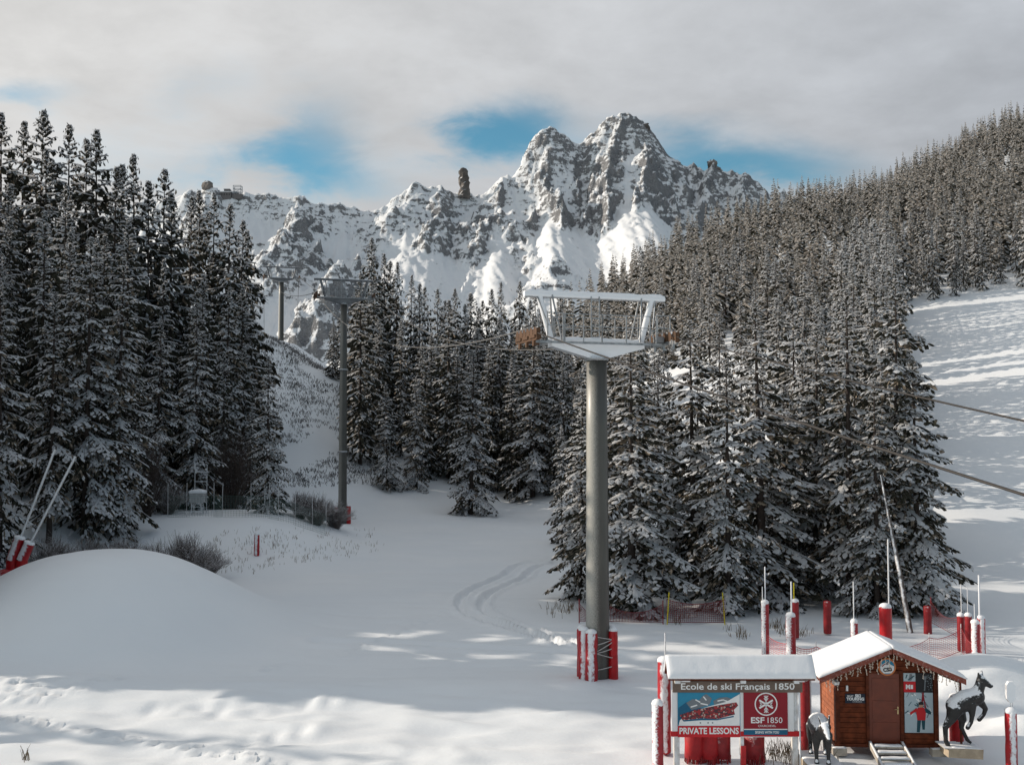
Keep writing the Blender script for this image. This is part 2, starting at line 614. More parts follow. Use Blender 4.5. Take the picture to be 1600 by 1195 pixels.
def mast_mat():
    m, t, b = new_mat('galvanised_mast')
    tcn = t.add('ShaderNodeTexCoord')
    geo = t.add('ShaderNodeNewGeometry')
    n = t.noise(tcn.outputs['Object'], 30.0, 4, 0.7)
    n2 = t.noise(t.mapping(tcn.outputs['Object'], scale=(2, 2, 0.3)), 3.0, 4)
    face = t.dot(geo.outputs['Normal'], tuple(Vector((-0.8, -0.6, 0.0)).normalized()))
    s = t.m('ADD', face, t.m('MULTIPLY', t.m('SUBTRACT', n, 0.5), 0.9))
    f = t.m('MULTIPLY', t.step(s, 0.45, 1.2), 0.58)  # lit left and shaded right side painted into the colour, along with frost speckle
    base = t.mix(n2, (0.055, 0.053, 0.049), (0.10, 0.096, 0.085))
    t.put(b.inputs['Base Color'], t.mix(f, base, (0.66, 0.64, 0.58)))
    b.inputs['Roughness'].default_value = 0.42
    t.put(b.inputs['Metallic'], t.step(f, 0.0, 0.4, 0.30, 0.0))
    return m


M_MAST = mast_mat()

# ================================================================ terrain
def height(x, y):
    x = np.asarray(x, float)
    y = np.asarray(y, float)
    # wooded slope on the west side
    edge = -27 - 0.10 * np.clip(y - 60, 0, 200)
    hl = 0.50 * np.clip(edge - x, 0, 44) * sm(38, 75, y)
    hl = hl * (1 - 0.45 * sm(170, 300, y))
    hl = np.where(x < edge, hl, 0)
    # bank below the fence
    bank = 2.9 * sm(67, 80, y) * (1 - sm(-21, -9.5, x)) * (1 - sm(88, 106, y))
    # open spur that carries the far pylon
    A = np.interp(x, (-60, -37, -25, -15, 0), (26, 24, 16, 6, 0))
    spur = A * sm(98, 156, y) * (1 - 0.75 * sm(172, 260, y))
    # east side: piste and forest hill
    y0 = 60 + 48 * (1 - sm(-5, 38, x))
    k = 0.25 + 0.085 * sm(95, 220, x)
    d = np.clip(y - y0, 0, None)
    yc = 255 + 0.80 * np.clip(x, 0, 260)
    up = np.minimum(d, yc - y0)
    up = np.where(up < 20, up * up / 40, up - 10)
    hr = k * up * np.interp(x, (-30, -12, 8, 40, 80), (0.0, 0.35, 0.75, 0.92, 1.03))
    hr = hr + 11 * sm(185, 290, y) * sm(5, 100, x)
    hr = hr - 0.22 * np.clip(y - yc - 6, 0, 260) * sm(0, 40, x)
    z = np.maximum(hl, spur) + bank * (1 - sm(0, 6, spur)) + hr
    z = z + 0.13 * np.clip(x - 0.36 * y, 0, 45) * sm(72, 120, y) * (1 - sm(215, 300, y))
    z = np.where(y > 450, z * (1 - sm(450, 700, y)), z)
    # piled snow
    z = z + 4.0 * np.exp(-(((x + 19.8) / 7.2) ** 2 + ((y - 50) / 7.4) ** 2) ** 1.3)
    z = z + 1.7 * np.exp(-(((x - 17.2) / 3.4) ** 2 + ((y - 38.0) / 2.2) ** 2))
    z = z + 0.7 * np.exp(-(((x - 17.0) / 1.9) ** 2 + ((y - 33.6) / 0.9) ** 2))
    # edge of the groomed flat towards the viewer
    z = z + 0.42 * sm(41.5, 37.0, y) * 0 + 0.30 * np.exp(-((y - 39.4 - 0.05 * x) / 2.2) ** 2) * sm(12, 2, x)
    near = sm(62, 40, y)
    amp = 0.05 + 0.07 * sm(41, 36, y) + 0.05 * sm(90, 140, y)
    calm = 1 - 0.95 * sm(22, 36, x) * sm(58, 72, y)
    z = z + calm * amp * fbm(x / 4.5, y / 2.0, 3, 3) + 0.25 * calm * sm(60, 160, y) * fbm(x / 14.0, y / 14.0, 8, 3)
    z = z + 0.075 * sm(41, 37, y) * perlin(x / 2.2 + y * 0.10, y / 0.9, 21)
    z = z + 0.06 * sm(40, 36, y) * perlin(x / 0.8, y / 0.5, 22) * np.clip(perlin(x / 6, y / 4, 23) * 2, 0, 1)
    return z


def H1(x, y):
    return float(height(np.array([x]), np.array([y]))[0])


def ground(px, py, lo=24.0, hi=420.0):
    """first ground point along the view ray through a photo pixel"""
    ys = np.concatenate([np.arange(lo, 120, 0.25), np.arange(120, hi, 1.0)])
    p0 = at(px, py, 1.0) - CAM
    X = CAM[0] + p0[0] * ys
    Z = CAM[2] + p0[2] * ys
    below = np.nonzero(Z <= height(X, ys))[0]
    i = below[0] if len(below) else len(ys) - 1
    return np.array((X[i], ys[i], H1(X[i], ys[i])))


def spacing(parts):
    out = [parts[0][0]]
    for a, b, s in parts:
        n = max(1, int(round((b - a) / s)))
        out += list(np.linspace(a, b, n + 1)[1:])
    return np.array(out)


gx = spacing([(-3000, -400, 200), (-400, -130, 12), (-130, -42, 1.6), (-42, -24, 0.34), (-24, 22, 0.19), (22, 44, 0.4), (44, 130, 1.4), (130, 400, 8), (400, 3000, 200)])
gy = spacing([(-400, 0, 50), (0, 28, 2.0), (28, 44, 0.17), (44, 72, 0.26), (72, 120, 0.55), (120, 240, 1.5), (240, 460, 4), (460, 1200, 40), (1200, 6000, 300)])
GX, GY = np.meshgrid(gx, gy, indexing='ij')
GZ = height(GX, GY)


def polyline_dist(px_, py_, line):
    best = np.full(px_.shape, 1e9)
    for (a, b) in zip(line[:-1], line[1:]):
        d = np.array(b) - np.array(a)
        L2 = max(float(d @ d), 1e-9)
        t = np.clip(((px_ - a[0]) * d[0] + (py_ - a[1]) * d[1]) / L2, 0, 1)
        best = np.minimum(best, np.hypot(px_ - a[0] - t * d[0], py_ - a[1] - t * d[1]))
    return best


def smooth_line(pts, n=60):
    pts = np.array(pts, float)
    t = np.arange(len(pts))
    tt = np.linspace(0, len(pts) - 1, n)
    out_ = np.stack([np.interp(tt, t, pts[:, k]) for k in range(2)], 1)
    for _ in range(4):
        out_[1:-1] = (out_[:-2] + 2 * out_[1:-1] + out_[2:]) / 4
    return out_


def carve(px_pts, width, depth, rim):
    global GZ
    line = smooth_line([ground(*p)[:2] for p in px_pts])
    lo = line.min(0) - 2
    hi = line.max(0) + 2
    sel = (GX > lo[0]) & (GX < hi[0]) & (GY > lo[1]) & (GY < hi[1])
    d = polyline_dist(GX[sel], GY[sel], line)
    nz = 1 + 0.5 * perlin(GX[sel] * 1.7, GY[sel] * 1.7, 41)
    GZ[sel] += nz * (-depth * np.exp(-(d / width) ** 2) + rim * np.exp(-((d - 2.0 * width) / (0.8 * width)) ** 2))


TRACKS = [[(872, 876), (835, 878), (805, 884), (790, 898), (765, 910), (735, 922), (716, 938), (722, 955), (750, 968), (790, 980), (850, 999), (880, 1008)],
          [(872, 880), (845, 884), (828, 892), (818, 905), (785, 918), (758, 932), (750, 948), (765, 962), (800, 975), (860, 994), (905, 1010)]]
for tr in TRACKS:
    carve(tr, 0.19, 0.30, 0.14)
carve([(500, 1003), (640, 1006), (760, 1014), (905, 1022)], 0.35, 0.07, 0.07)
carve([(960, 1020), (1000, 1024), (1035, 1030)], 0.5, -0.18, 0.0)


def prints(px_pts, step, rad, depth, jit, seed):
    global GZ
    rg = random.Random(seed)
    line = smooth_line([ground(*p)[:2] for p in px_pts], 120)
    acc = 0
    side = 1
    for a, b in zip(line[:-1], line[1:]):
        acc += float(np.hypot(*(b - a)))
        if acc >= step:
            acc = 0
            side = -side
            t = (b - a) / max(1e-6, np.hypot(*(b - a)))
            c = b + np.array((-t[1], t[0])) * side * 0.16 + np.array((rg.uniform(-jit, jit), rg.uniform(-jit, jit)))
            i0, i1 = np.searchsorted(gx, (c[0] - 1, c[0] + 1))
            j0, j1 = np.searchsorted(gy, (c[1] - 1, c[1] + 1))
            r = np.hypot(GX[i0:i1, j0:j1] - c[0], GY[i0:i1, j0:j1] - c[1])
            GZ[i0:i1, j0:j1] += -depth * np.exp(-(r / rad) ** 2) + 0.4 * depth * np.exp(-((r - 2 * rad) / rad) ** 2)


prints([(-20, 1122), (60, 1132), (180, 1153), (300, 1172), (440, 1199)], 0.26, 0.13, 0.13, 0.10, 1)
prints([(-10, 1098), (60, 1095), (110, 1080), (150, 1066), (200, 1058)], 0.3, 0.13, 0.10, 0.08, 2)
for k_ in range(4):
    prints([(-10, 1062 + k_ * 10), (40, 1066 + k_ * 8), (72, 1064 + k_ * 9)], 0.4, 0.14, 0.11, 0.25, 30 + k_)
prints([(535, 1032), (560, 1012), (620, 990), (690, 962), (705, 945)], 0.4, 0.14, 0.10, 0.10, 3)
prints([(400, 1052), (440, 1040)], 0.5, 0.16, 0.12, 0.08, 4)
for k_, (a_, b_) in enumerate(((238, 1112), (262, 1110), (284, 1114), (310, 1112), (340, 1118), (385, 1160), (428, 1150), (470, 1145), (480, 1100), (515, 1090))):
    c_ = ground(a_, b_)
    sel = (np.abs(GX - c_[0]) < 3) & (np.abs(GY - c_[1]) < 3)
    GZ[sel] += -0.08 * np.exp(-(((GX[sel] - c_[0]) / 0.26) ** 2 + ((GY[sel] - c_[1]) / 0.62) ** 2)) + 0.06 * np.exp(-(((GX[sel] - c_[0] - 0.5) / 0.3) ** 2 + ((GY[sel] - c_[1]) / 0.7) ** 2))
nx_, ny_ = GX.shape
IDX = np.arange(nx_ * ny_).reshape(nx_, ny_)
gf = np.stack([IDX[:-1, :-1], IDX[1:, :-1], IDX[1:, 1:], IDX[:-1, 1:]], -1).reshape(-1, 4)


def ground_mat():
    m, t, b = new_mat('piste_snow')
    tcn = t.add('ShaderNodeTexCoord')
    P = tcn.outputs['Object']
    n = t.noise(t.mapping(P, scale=(0.35, 1.0, 1.0)), 1.4, 7, 0.6)
    n2 = t.noise(P, 9.0, 5, 0.65)
    n3 = t.noise(P, 0.12, 4, 0.5)
    t.put(b.inputs['Base Color'], t.mix(t.step(n3, 0.3, 0.7), (0.765, 0.795, 0.825), (0.805, 0.825, 0.845)))
    b.inputs['Roughness'].default_value = 0.65
    b.inputs['Specular IOR Level'].default_value = 0.25
    t.put(b.inputs['Normal'], t.bump(t.m('ADD', n, t.m('MULTIPLY', n2, 0.6)), 0.17, 0.12))
    return m


me = mesh_np('snowfield', np.stack([GX, GY, GZ], -1).reshape(-1, 3), gf, [ground_mat()], None, True)
snowfield = tag(link('snowy_ground', me), 'snow covered piste with vehicle ruts and footprints running between the forests', 'ground', kind='structure')

# ================================================================ mountain
MD = 1750.0


def wl(pts):
    return [at(p[0], p[1], p[2]) for p in pts]


RIDGE = wl([(170, 330, 1650), (250, 312, 1650), (300, 300, 1640), (322, 290, 1640), (345, 298, 1640), (385, 299, 1650), (430, 303, 1660), (455, 306, 1660), (476, 305, 1665), (492, 318, 1670), (530, 317, 1690), (556, 322, 1700), (588, 329, 1710), (612, 311, 1720),
            (636, 295, 1730), (655, 284, 1735), (668, 292, 1740), (688, 285, 1740), (702, 296, 1750), (716, 302, 1760), (748, 303, 1770), (770, 287, 1770), (788, 273, 1770), (812, 283, 1780), (820, 250, 1800), (832, 218, 1810), (846, 203, 1815), (866, 201, 1820),
            (888, 214, 1825), (908, 219, 1830), (926, 207, 1835), (942, 190, 1840), (968, 175, 1840), (986, 175, 1840), (1000, 188, 1840), (1012, 198, 1840), (1030, 216, 1840), (1048, 240, 1840), (1062, 248, 1835), (1084, 258, 1830), (1100, 270, 1825),
            (1114, 254, 1820), (1124, 268, 1820), (1146, 268, 1815), (1164, 264, 1810), (1180, 278, 1810), (1196, 292, 1800), (1240, 304, 1790), (1330, 330, 1780)])
rgr = random.Random(77)
_dense = []
for a_, b_ in zip(RIDGE[:-1], RIDGE[1:]):
    n_ = max(1, int(np.linalg.norm((b_ - a_)[:2]) / 7.0))
    for k_ in range(n_):
        p_ = a_ + (b_ - a_) * (k_ / n_)
        j_ = 4.5 if a_[0] > -140 else 1.8
        if k_:
            p_ = p_ + np.array((0, rgr.uniform(-6, 6), rgr.uniform(-1.2, 0.9) * j_))
        _dense.append(p_)
RIDGE = _dense + [RIDGE[-1]]
# (polyline, slope on the -x side, slope on the +x side, rockiness)
SPURS = [
    (wl([(788, 274, 1770), (770, 318, 1700), (752, 368, 1610), (735, 420, 1520), (715, 470, 1420)]), 0.85, 1.15, 0.8),
    (wl([(788, 276, 1770), (800, 330, 1690), (820, 385, 1590), (860, 415, 1490), (880, 450, 1420)]), 0.9, 0.8, 0.55),
    (wl([(690, 287, 1740), (690, 320, 1680), (668, 360, 1600), (645, 405, 1520), (622, 440, 1450)]), 0.75, 1.5, 0.85),
    (wl([(655, 286, 1735), (640, 310, 1700), (630, 335, 1660)]), 0.8, 1.1, 0.5),
    (wl([(588, 331, 1710), (585, 352, 1660), (570, 385, 1590), (552, 415, 1520)]), 0.65, 1.7, 0.8),
    (wl([(470, 307, 1665), (462, 335, 1600), (440, 370, 1530), (420, 395, 1470)]), 0.9, 0.9, 0.75),
    (wl([(322, 290, 1640), (318, 320, 1600), (300, 360, 1540)]), 1.1, 1.1, 0.8),
    (wl([(846, 204, 1815), (850, 250, 1760), (866, 300, 1690), (880, 345, 1620)]), 1.25, 1.35, 1.0),
    (wl([(900, 218, 1830), (896, 260, 1770), (905, 310, 1700), (925, 352, 1630)]), 1.0, 1.2, 0.9),
    (wl([(968, 176, 1840), (955, 225, 1780), (950, 275, 1710), (960, 330, 1630)]), 1.15, 1.3, 1.0),
    (wl([(986, 176, 1840), (1005, 230, 1770), (1010, 285, 1700), (990, 320, 1640)]), 1.2, 1.3, 1.0),
    (wl([(1040, 232, 1840), (1045, 275, 1770), (1050, 320, 1700), (1062, 350, 1640)]), 1.05, 1.1, 0.85),
    (wl([(1114, 256, 1820), (1105, 295, 1760), (1090, 340, 1690)]), 1.0, 1.1, 0.7),
    (wl([(1164, 266, 1810), (1160, 300, 1750), (1165, 330, 1690)]), 1.0, 1.2, 0.75),
    (wl([(530, 400, 1450), (520, 430, 1390), (505, 462, 1330)]), 0.9, 1.2, 0.8),
    (wl([(870, 400, 1430), (858, 425, 1380)]), 0.8, 0.9, 0.5),
]


def tent(X, Y, line, sl, sr, curve=0.0):
    best = np.full(X.shape, -1e9)
    for a, b in zip(line[:-1], line[1:]):
        d = b[:2] - a[:2]
        L2 = float(d @ d)
        t = np.clip(((X - a[0]) * d[0] + (Y - a[1]) * d[1]) / L2, 0, 1)
        qx = X - a[0] - t * d[0]
        qy = Y - a[1] - t * d[1]
        r = np.hypot(qx, qy)
        w = 0.5 + 0.5 * np.clip(qx / np.maximum(r, 1e-6), -1, 1)
        s = sl * (1 - w) + sr * w
        best = np.maximum(best, a[2] + t * (b[2] - a[2]) - s * r)
    return best


mx = np.arange(-720, 640, 2.6)
my = np.arange(1120, 1960, 2.6)
MX, MY = np.meshgrid(mx, my, indexing='ij')
wx = 14 * fbm(MX / 60, MY / 60, 71, 4)
wy = 14 * fbm(MX / 60, MY / 60, 72, 4)
WX, WY = MX + wx * 0.8, MY + wy
# base: concave snow bowls falling from the ridge
ridge_z = np.interp(MX, [p[0] for p in RIDGE], [p[2] for p in RIDGE])
ridge_y = np.interp(MX, [p[0] for p in RIDGE], [p[1] for p in RIDGE])
rz_s = ridge_z[:, 0].copy()
for _ in range(60):
    rz_s[1:-1] = (rz_s[:-2] + 2 * rz_s[1:-1] + rz_s[2:]) / 4
dd = np.clip(ridge_y - MY, 0, None)
s1 = 0.70 + 0.36 * sm(-30, 40, MX)
base = rz_s[:, None] - 26 - s1 * np.minimum(dd, 160) - 0.52 * np.clip(dd - 160, 0, None)
crest = tent(MX + wx * 0.15, MY + wy * 0.2, RIDGE, 1.5, 1.5)
Z = np.maximum(base, crest)
rock = np.clip((crest - base) / 20, 0, 1) * 0.55
summit = sm(5, 40, MX) * sm(190, 60, dd) * np.clip(0.50 + 0.9 * fbm(MX / 38, MY / 55, 63, 3), 0, 0.95)
summit = np.maximum(summit, 0.95 * sm(8, 25, MX) * sm(48, 16, np.abs(MY - ridge_y)))
rock = np.maximum(rock, summit)
rug = fbm(MX / 30, MY / 30, 90, 3) * 5
for line, sl, sr, rk in SPURS:
    e_ = line[-1] + (line[-1] - line[-2]) / np.linalg.norm((line[-1] - line[-2])[:2]) * 150
    e_[2] = line[-1][2] - 190
    line = line + [e_]
    kf = 0.95 if line[0][0] < 20 and line[0][0] > -160 else 1.15
    tz = tent(WX, WY, line, sl * kf, sr * kf) + rug
    over = tz - Z
    rock = np.maximum(rock, np.clip((over + 1) / 12, 0, 1) * rk)
    Z = np.maximum(Z, tz)
back = np.clip(MY - ridge_y, 0, None)
Z = np.where(MY > ridge_y, np.minimum(Z, ridge_z - 0.9 * back + 6), Z)
rd = ridged((MX + 0.35 * MY) / 46, (MY * 0.55 - 0.25 * MX) / 46, 5, 6, 0.55)
rd2 = ridged((MX - 0.2 * MY) / 13, (MY * 0.6) / 13, 15, 4, 0.6)
Z = Z + (0.45 + 0.65 * sm(5, 70, dd)) * rock * (14 * (rd - 1.1) + 4.5 * (rd2 - 1.1)) + (1 - rock) * (1.0 * fbm(MX / 25, MY / 25, 33, 3) + 2.6 * fbm((MX + 0.25 * MY) / 11, MY / 70, 35, 3))
# scattered outcrops on the bowls
oc_ = np.clip(fbm(MX / 22, MY / 15, 44, 4) - 0.62, 0, 1) * sm(40, 160, dd)
Z = Z + oc_ * 14
rock = np.clip(rock + oc_ * 2.2, 0, 1)
Z = np.where(MY < 1180, Z - (1180 - MY) * 1.2, Z)
sub = MX.shape
mi = np.arange(sub[0] * sub[1]).reshape(sub)
mf = np.stack([mi[:-1, :-1], mi[1:, :-1], mi[1:, 1:], mi[:-1, 1:]], -1).reshape(-1, 4)


def mountain_mat():
    m, t, b = new_mat('mountain_rock_and_snow')
    tcn = t.add('ShaderNodeTexCoord')
    P = tcn.outputs['Object']
    geo = t.add('ShaderNodeNewGeometry')
    at_ = t.add('ShaderNodeAttribute', attribute_name='rock')
    nz = t.dot(geo.outputs['Normal'], (0, 0, 1))
    nl = t.dot(geo.outputs['Normal'], tuple(Vector((0.80, -0.45, 0.0))))
    n = t.noise(P, 0.11, 8, 0.68)
    n2 = t.noise(P, 0.5, 6, 0.7)
    n3 = t.noise(P, 0.035, 4, 0.6)
    s = t.m('ADD', t.m('MULTIPLY', t.m('SUBTRACT', 1.0, nz), 1.15), t.m('MULTIPLY', nl, 0.20))
    s = t.m('ADD', s, t.m('MULTIPLY', at_.outputs['Fac'], 0.47))
    s = t.m('ADD', s, t.m('MULTIPLY', t.m('SUBTRACT', n, 0.5), 2.3))
    s = t.m('ADD', s, t.m('MULTIPLY', t.m('SUBTRACT', n2, 0.5), 1.2))
    led = t.noise(t.mapping(P, scale=(0.6, 0.6, 3.2), rot=(0.35, 0.5, 0.0)), 0.05, 6, 0.6)
    s = t.m('ADD', s, t.m('MULTIPLY', t.m('SUBTRACT', led, 0.5), 1.3))
    f = t.step(s, 0.90, 1.04)
    rockc = t.mix(t.step(n3, 0.35, 0.65), (0.112, 0.114, 0.122), (0.185, 0.18, 0.18))
    rockc = t.mix(t.step(n2, 0.35, 0.75), rockc, (0.33, 0.33, 0.34))
    t.put(b.inputs['Base Color'], t.mix(f, (0.70, 0.715, 0.735), rockc))
    b.inputs['Roughness'].default_value = 0.85
    b.inputs['Specular IOR Level'].default_value = 0.15
    hgt = t.m('ADD', t.m('MULTIPLY', n, t.m('ADD', t.m('MULTIPLY', f, 1.0), 0.12)), t.m('MULTIPLY', n2, t.m('MULTIPLY', f, 0.4)))
    t.put(b.inputs['Normal'], t.bump(hgt, 0.9, 4.0))
    return m


M_MOUNT = mountain_mat()
me = mesh_np('mountain', np.stack([MX, MY, Z], -1).reshape(-1, 3), mf, [M_MOUNT], None, True)
av = me.attributes.new('rock', 'FLOAT', 'POINT')
av.data.foreach_set('value', rock.ravel().astype(np.float32))
mountain = tag(link('mountain', me), 'snowy rocky mountain ridge with jagged summit behind the forests', 'mountain', kind='structure')


def mz(x, y):
    i = int(round((x - mx[0]) / 2.6))
    j = int(round((y - my[0]) / 2.6))
    return float(Z[np.clip(i, 0, len(mx) - 1), np.clip(j, 0, len(my) - 1)])


# rock needle standing on the ridge
def needle(px, ptop, pbot, Yd, wpx, name, seed):
    rg = random.Random(seed)
    c = at(px, pbot, Yd)
    hgt = (pbot - ptop) / 1600 * Yd
    r0 = wpx / 1600 * Yd / 2
    v = []
    n, k = 11, 14
    for i in range(k):
        t = i / (k - 1)
        rr = r0 * (1.0 - 0.28 * t) * (1.0 if t < 0.93 else 0.55)
        for j in range(n):
            a = 2 * PI * j / n
            q = rr * rg.uniform(0.75, 1.18)
            v.append((c[0] + q * math.cos(a) + r0 * 0.15 * math.sin(t * 5), c[1] + q * math.sin(a), c[2] - 8 + (hgt + 8) * t + rg.uniform(-1, 1) * 1.3))
    f = []
    for i in range(k - 1):
        for j in range(n):
            j2 = (j + 1) % n
            f.append((i * n + j, i * n + j2, (i + 1) * n + j2, (i + 1) * n + j))
    f.append(tuple((k - 1) * n + j for j in range(n)))
    mb = MB()
    mb.poly(v, f)
    return mb.build(name, M_NEEDLEROCK, mountain)


M_NEEDLEROCK = snowy('needle_rock', (0.13, 0.115, 0.105), 0.9, 0.0, (-0.4, 0, 1), 0.75, 0.5, 0.12, 0.1, 0.35, bump=0.8)
needle(725, 263, 304, 1755, 20, 'rock_needle', 4)
needle(1114, 250, 276, 1818, 20, 'rock_needle', 5)
needle(1010, 192, 212, 1838, 14, 'rock_needle', 6)
needle(1122, 262, 280, 1818, 16, 'rock_needle', 7)

# ================================================================ spruces
def strips(P0, Dv, Wv, droop, prof, sv):
    """flat tapering strips, one per row"""
    n = len(P0)
    k = len(sv)
    V = np.zeros((n, k, 2, 3))
    for i, s in enumerate(sv):
        c = P0 + Dv * s
        c[:, 2] -= droop * s * s
        V[:, i, 0] = c - Wv * prof[i]
        V[:, i, 1] = c + Wv * prof[i]
    F = []
    for i in range(k - 1):
        a = 2 * i
        F.append((a, a + 1, a + 3, a + 2))
    F = np.array(F)
    return V.reshape(-1, 3), (F[None] + (np.arange(n) * 2 * k)[:, None, None]).reshape(-1, 4)


def pads(P0, Dv, Wv, droop, lift, prof, sv):
    """small snow pads with a raised middle, one per row"""
    n = len(P0)
    k = len(sv)
    V = np.zeros((n, k, 3, 3))
    for i, s in enumerate(sv):
        c = P0 + Dv * s
        c[:, 2] -= droop * s * s
        V[:, i, 0] = c - Wv * prof[i]
        V[:, i, 2] = c + Wv * prof[i]
        V[:, i, 1] = c
        V[:, i, 1, 2] += lift * (0.35 + 0.65 * prof[i])
    F = []
    for i in range(k - 1):
        a = 3 * i
        F += [(a, a + 1, a + 4, a + 3), (a + 1, a + 2, a + 5, a + 4)]
    F = np.array(F)
    return V.reshape(-1, 3), (F[None] + (np.arange(n) * 3 * k)[:, None, None]).reshape(-1, 4)


class Leafy:
    def __init__(self):
        self.V = []
        self.F = []
        self.M = []
        self.n = 0

    def add(self, VF, m):
        V, F = VF
        self.V.append(V)
        self.F.append(F + self.n)
        self.M.append(np.full(len(F), m) if np.isscalar(m) else np.repeat(m, len(F) // len(m)))
        self.n += len(V)

    def arrays(self):
        return np.concatenate(self.V), np.concatenate(self.F), np.concatenate(self.M)


def spruce(seed, Ht, R, nb, sp, bw, snow=0.6, frost=0.35, droop=0.25, bare=0.05, ragged=0.25, spray=0.26, hangf=2.0, pw=(0.9, 2.0), pl=(0.4, 0.8), pexp=0.74, edge=0.6):
    """crown of a spruce: drooping branches, each a fan of needle sprays with snow on top"""
    rg = np.random.default_rng(seed)
    L_ = Leafy()
    ts = np.sort(bare + (1 - bare) * (1 - (1 - (np.arange(nb) + rg.random(nb)) / nb) ** 1.55))
    lump = rg.random(64)
    for i, t in enumerate(ts):
        azm = i * 2.399963 + rg.normal(0, 0.35)
        q = 1 - t
        prof = (q ** pexp) * (1 - 0.25 * max(0.0, (0.12 - (t - bare)) / 0.12)) + 0.02
        lum = 0.8 + 0.4 * lump[int((t * 9 + (azm % 6.283) / 6.283 * 7 * 3) % 64)]
        L = R * prof * lum * rg.uniform(1 - ragged, 1 + ragged * 0.6)
        if L < 0.12:
            L = 0.12
        e = np.interp(t, (0, 0.35, 0.7, 0.92, 1.0), (-0.42, -0.26, -0.02, 0.40, 0.9)) + rg.normal(0, 0.09)
        dr = droop * np.interp(t, (0, 0.6, 1.0), (1.0, 0.8, 0.1)) * rg.uniform(0.6, 1.4)
        sb = snow * (1.35 if rg.random() < 0.80 else 0.30) * (1.0 + 0.35 * max(0.0, t - 0.6) / 0.4)
        out_ = np.array((math.cos(azm), math.sin(azm), 0))
        side = np.array((-math.sin(azm), math.cos(azm), 0))
        z0 = t * Ht
        n = max(3, int(L / sp))
        s = (np.arange(n) + rg.random(n) * 0.8 + 0.3) / n
        s = np.clip(0.10 + 0.90 * s, 0.05, 1.0)

        def axis(s):
            zz = L * (math.sin(e) * s - dr * s ** 2 + 0.45 * dr * s ** 3)
            return out_[None] * (L * math.cos(e) * s)[:, None] + np.array((0, 0, z0))[None] + np.stack([0 * s, 0 * s, zz], 1)
        P = axis(s)
        slope = math.sin(e) - 2 * dr * s + 1.35 * dr * s ** 2
        sg = np.where(np.arange(n) % 2 == 0, 1.0, -1.0)
        phi = rg.uniform(0.55, 1.15, n) * (1 - 0.5 * s)
        tl = (L * 0.44 * (1 - s) ** 0.8 + 0.14 + 0.05 * L) * rg.uniform(0.7, 1.25, n)
        Dh = out_[None] * np.cos(phi)[:, None] + side[None] * (np.sin(phi) * sg)[:, None]
        Dv = Dh * tl[:, None]
        Dv[:, 2] += tl * (slope * np.cos(phi) * 0.9 - rg.uniform(0.02, 0.32, n))
        dp = tl * rg.uniform(0.15, 0.5, n)
        # short sprays along every twig
        cnt = np.maximum(1, np.round(tl / spray)).astype(int)
        ti = np.repeat(np.arange(n), cnt)
        m_ = len(ti)
        jj = (np.arange(m_) - np.repeat(np.cumsum(cnt) - cnt, cnt) + rg.random(m_) * 0.7) / np.repeat(cnt, cnt)
        P = P[ti] + Dv[ti] * jj[:, None]
        P[:, 2] -= dp[ti] * jj ** 2
        tw = rg.uniform(0.15, 0.8, m_) * np.where(rg.random(m_) < 0.5, 1, -1)
        cx_, sx_ = np.cos(tw), np.sin(tw)
        hx, hy = Dh[ti, 0], Dh[ti, 1]
        Dh = np.stack([hx * cx_ - hy * sx_, hx * sx_ + hy * cx_, 0 * hx], 1)
        tl = np.minimum(tl[ti], spray * rg.uniform(1.2, 2.0, m_)) * (1 - 0.25 * jj)
        Dv = Dh * tl[:, None]
        Dv[:, 2] += tl * (slope[ti] * 0.6 - rg.uniform(0.0, 0.5, m_))
        s = np.clip(s[ti] + 0.3 * jj, 0, 1)
        n = m_
        per = np.stack([-Dh[:, 1], Dh[:, 0], rg.normal(0, 0.45, n)], 1)
        szf = min(1.0, max(0.42, L / 1.1))
        Dv = Dv * szf
        tl = tl * szf
        w = bw * szf * rg.uniform(0.6, 1.3, n)
        dp = tl * rg.uniform(0.1, 0.5, n)
        fz = np.where(rg.random(n) < frost * np.interp(s, (0, 0.4, 1), (0.3, 0.9, 1.3)), 1, 0)
        L_.add(strips(P, Dv, per * w[:, None], dp, (0.45, 1.0, 0.12), (0, 0.45, 1.0)), fz)
        # hanging twigs
        hk = rg.random(n) < 0.7
        nh = int(hk.sum())
        if nh:
            hang = np.stack([rg.normal(0, 0.3, nh), rg.normal(0, 0.3, nh), -np.ones(nh)], 1) * w[hk][:, None] * hangf
            L_.add(strips(P[hk] + hang * 0.6, Dv[hk] * 0.95, hang, dp[hk] * 1.1, (0.4, 1.0, 0.12), (0, 0.45, 1.0)), np.where(rg.random(nh) < frost * 0.6, 1, 0))
        # snow on the sprays
        keep = rg.random(n) < sb * np.interp(s, (0, 0.25, 1), (0.45, 1.0, 1.0)) * np.interp(jj, (0.15, 0.6, 1.0), (1.0, 0.85, edge))
        if keep.any():
            kk = int(keep.sum())
            a = rg.uniform(0.0, 0.3, kk)
            Pk = P[keep] + Dv[keep] * a[:, None]
            Pk[:, 2] += 0.25 * bw - dp[keep] * a * a
            flat = per[keep].copy()
            flat[:, 2] *= 0.4
            L_.add(pads(Pk, Dv[keep] * (rg.uniform(*pl, kk))[:, None], flat * (w[keep] * rg.uniform(*pw, kk))[:, None], dp[keep], bw * rg.uniform(0.4, 1.0, kk), (0.5, 1.0, 0.25), (0, 0.5, 1.0)), 2)
        # the branch itself: needles and a snowy spine
        sa = np.array((0.12, 0.34, 0.56, 0.78))
        Pa = axis(sa)
        Da = axis(sa + 0.23) - Pa
        wa = bw * 1.1 * np.ones(4)
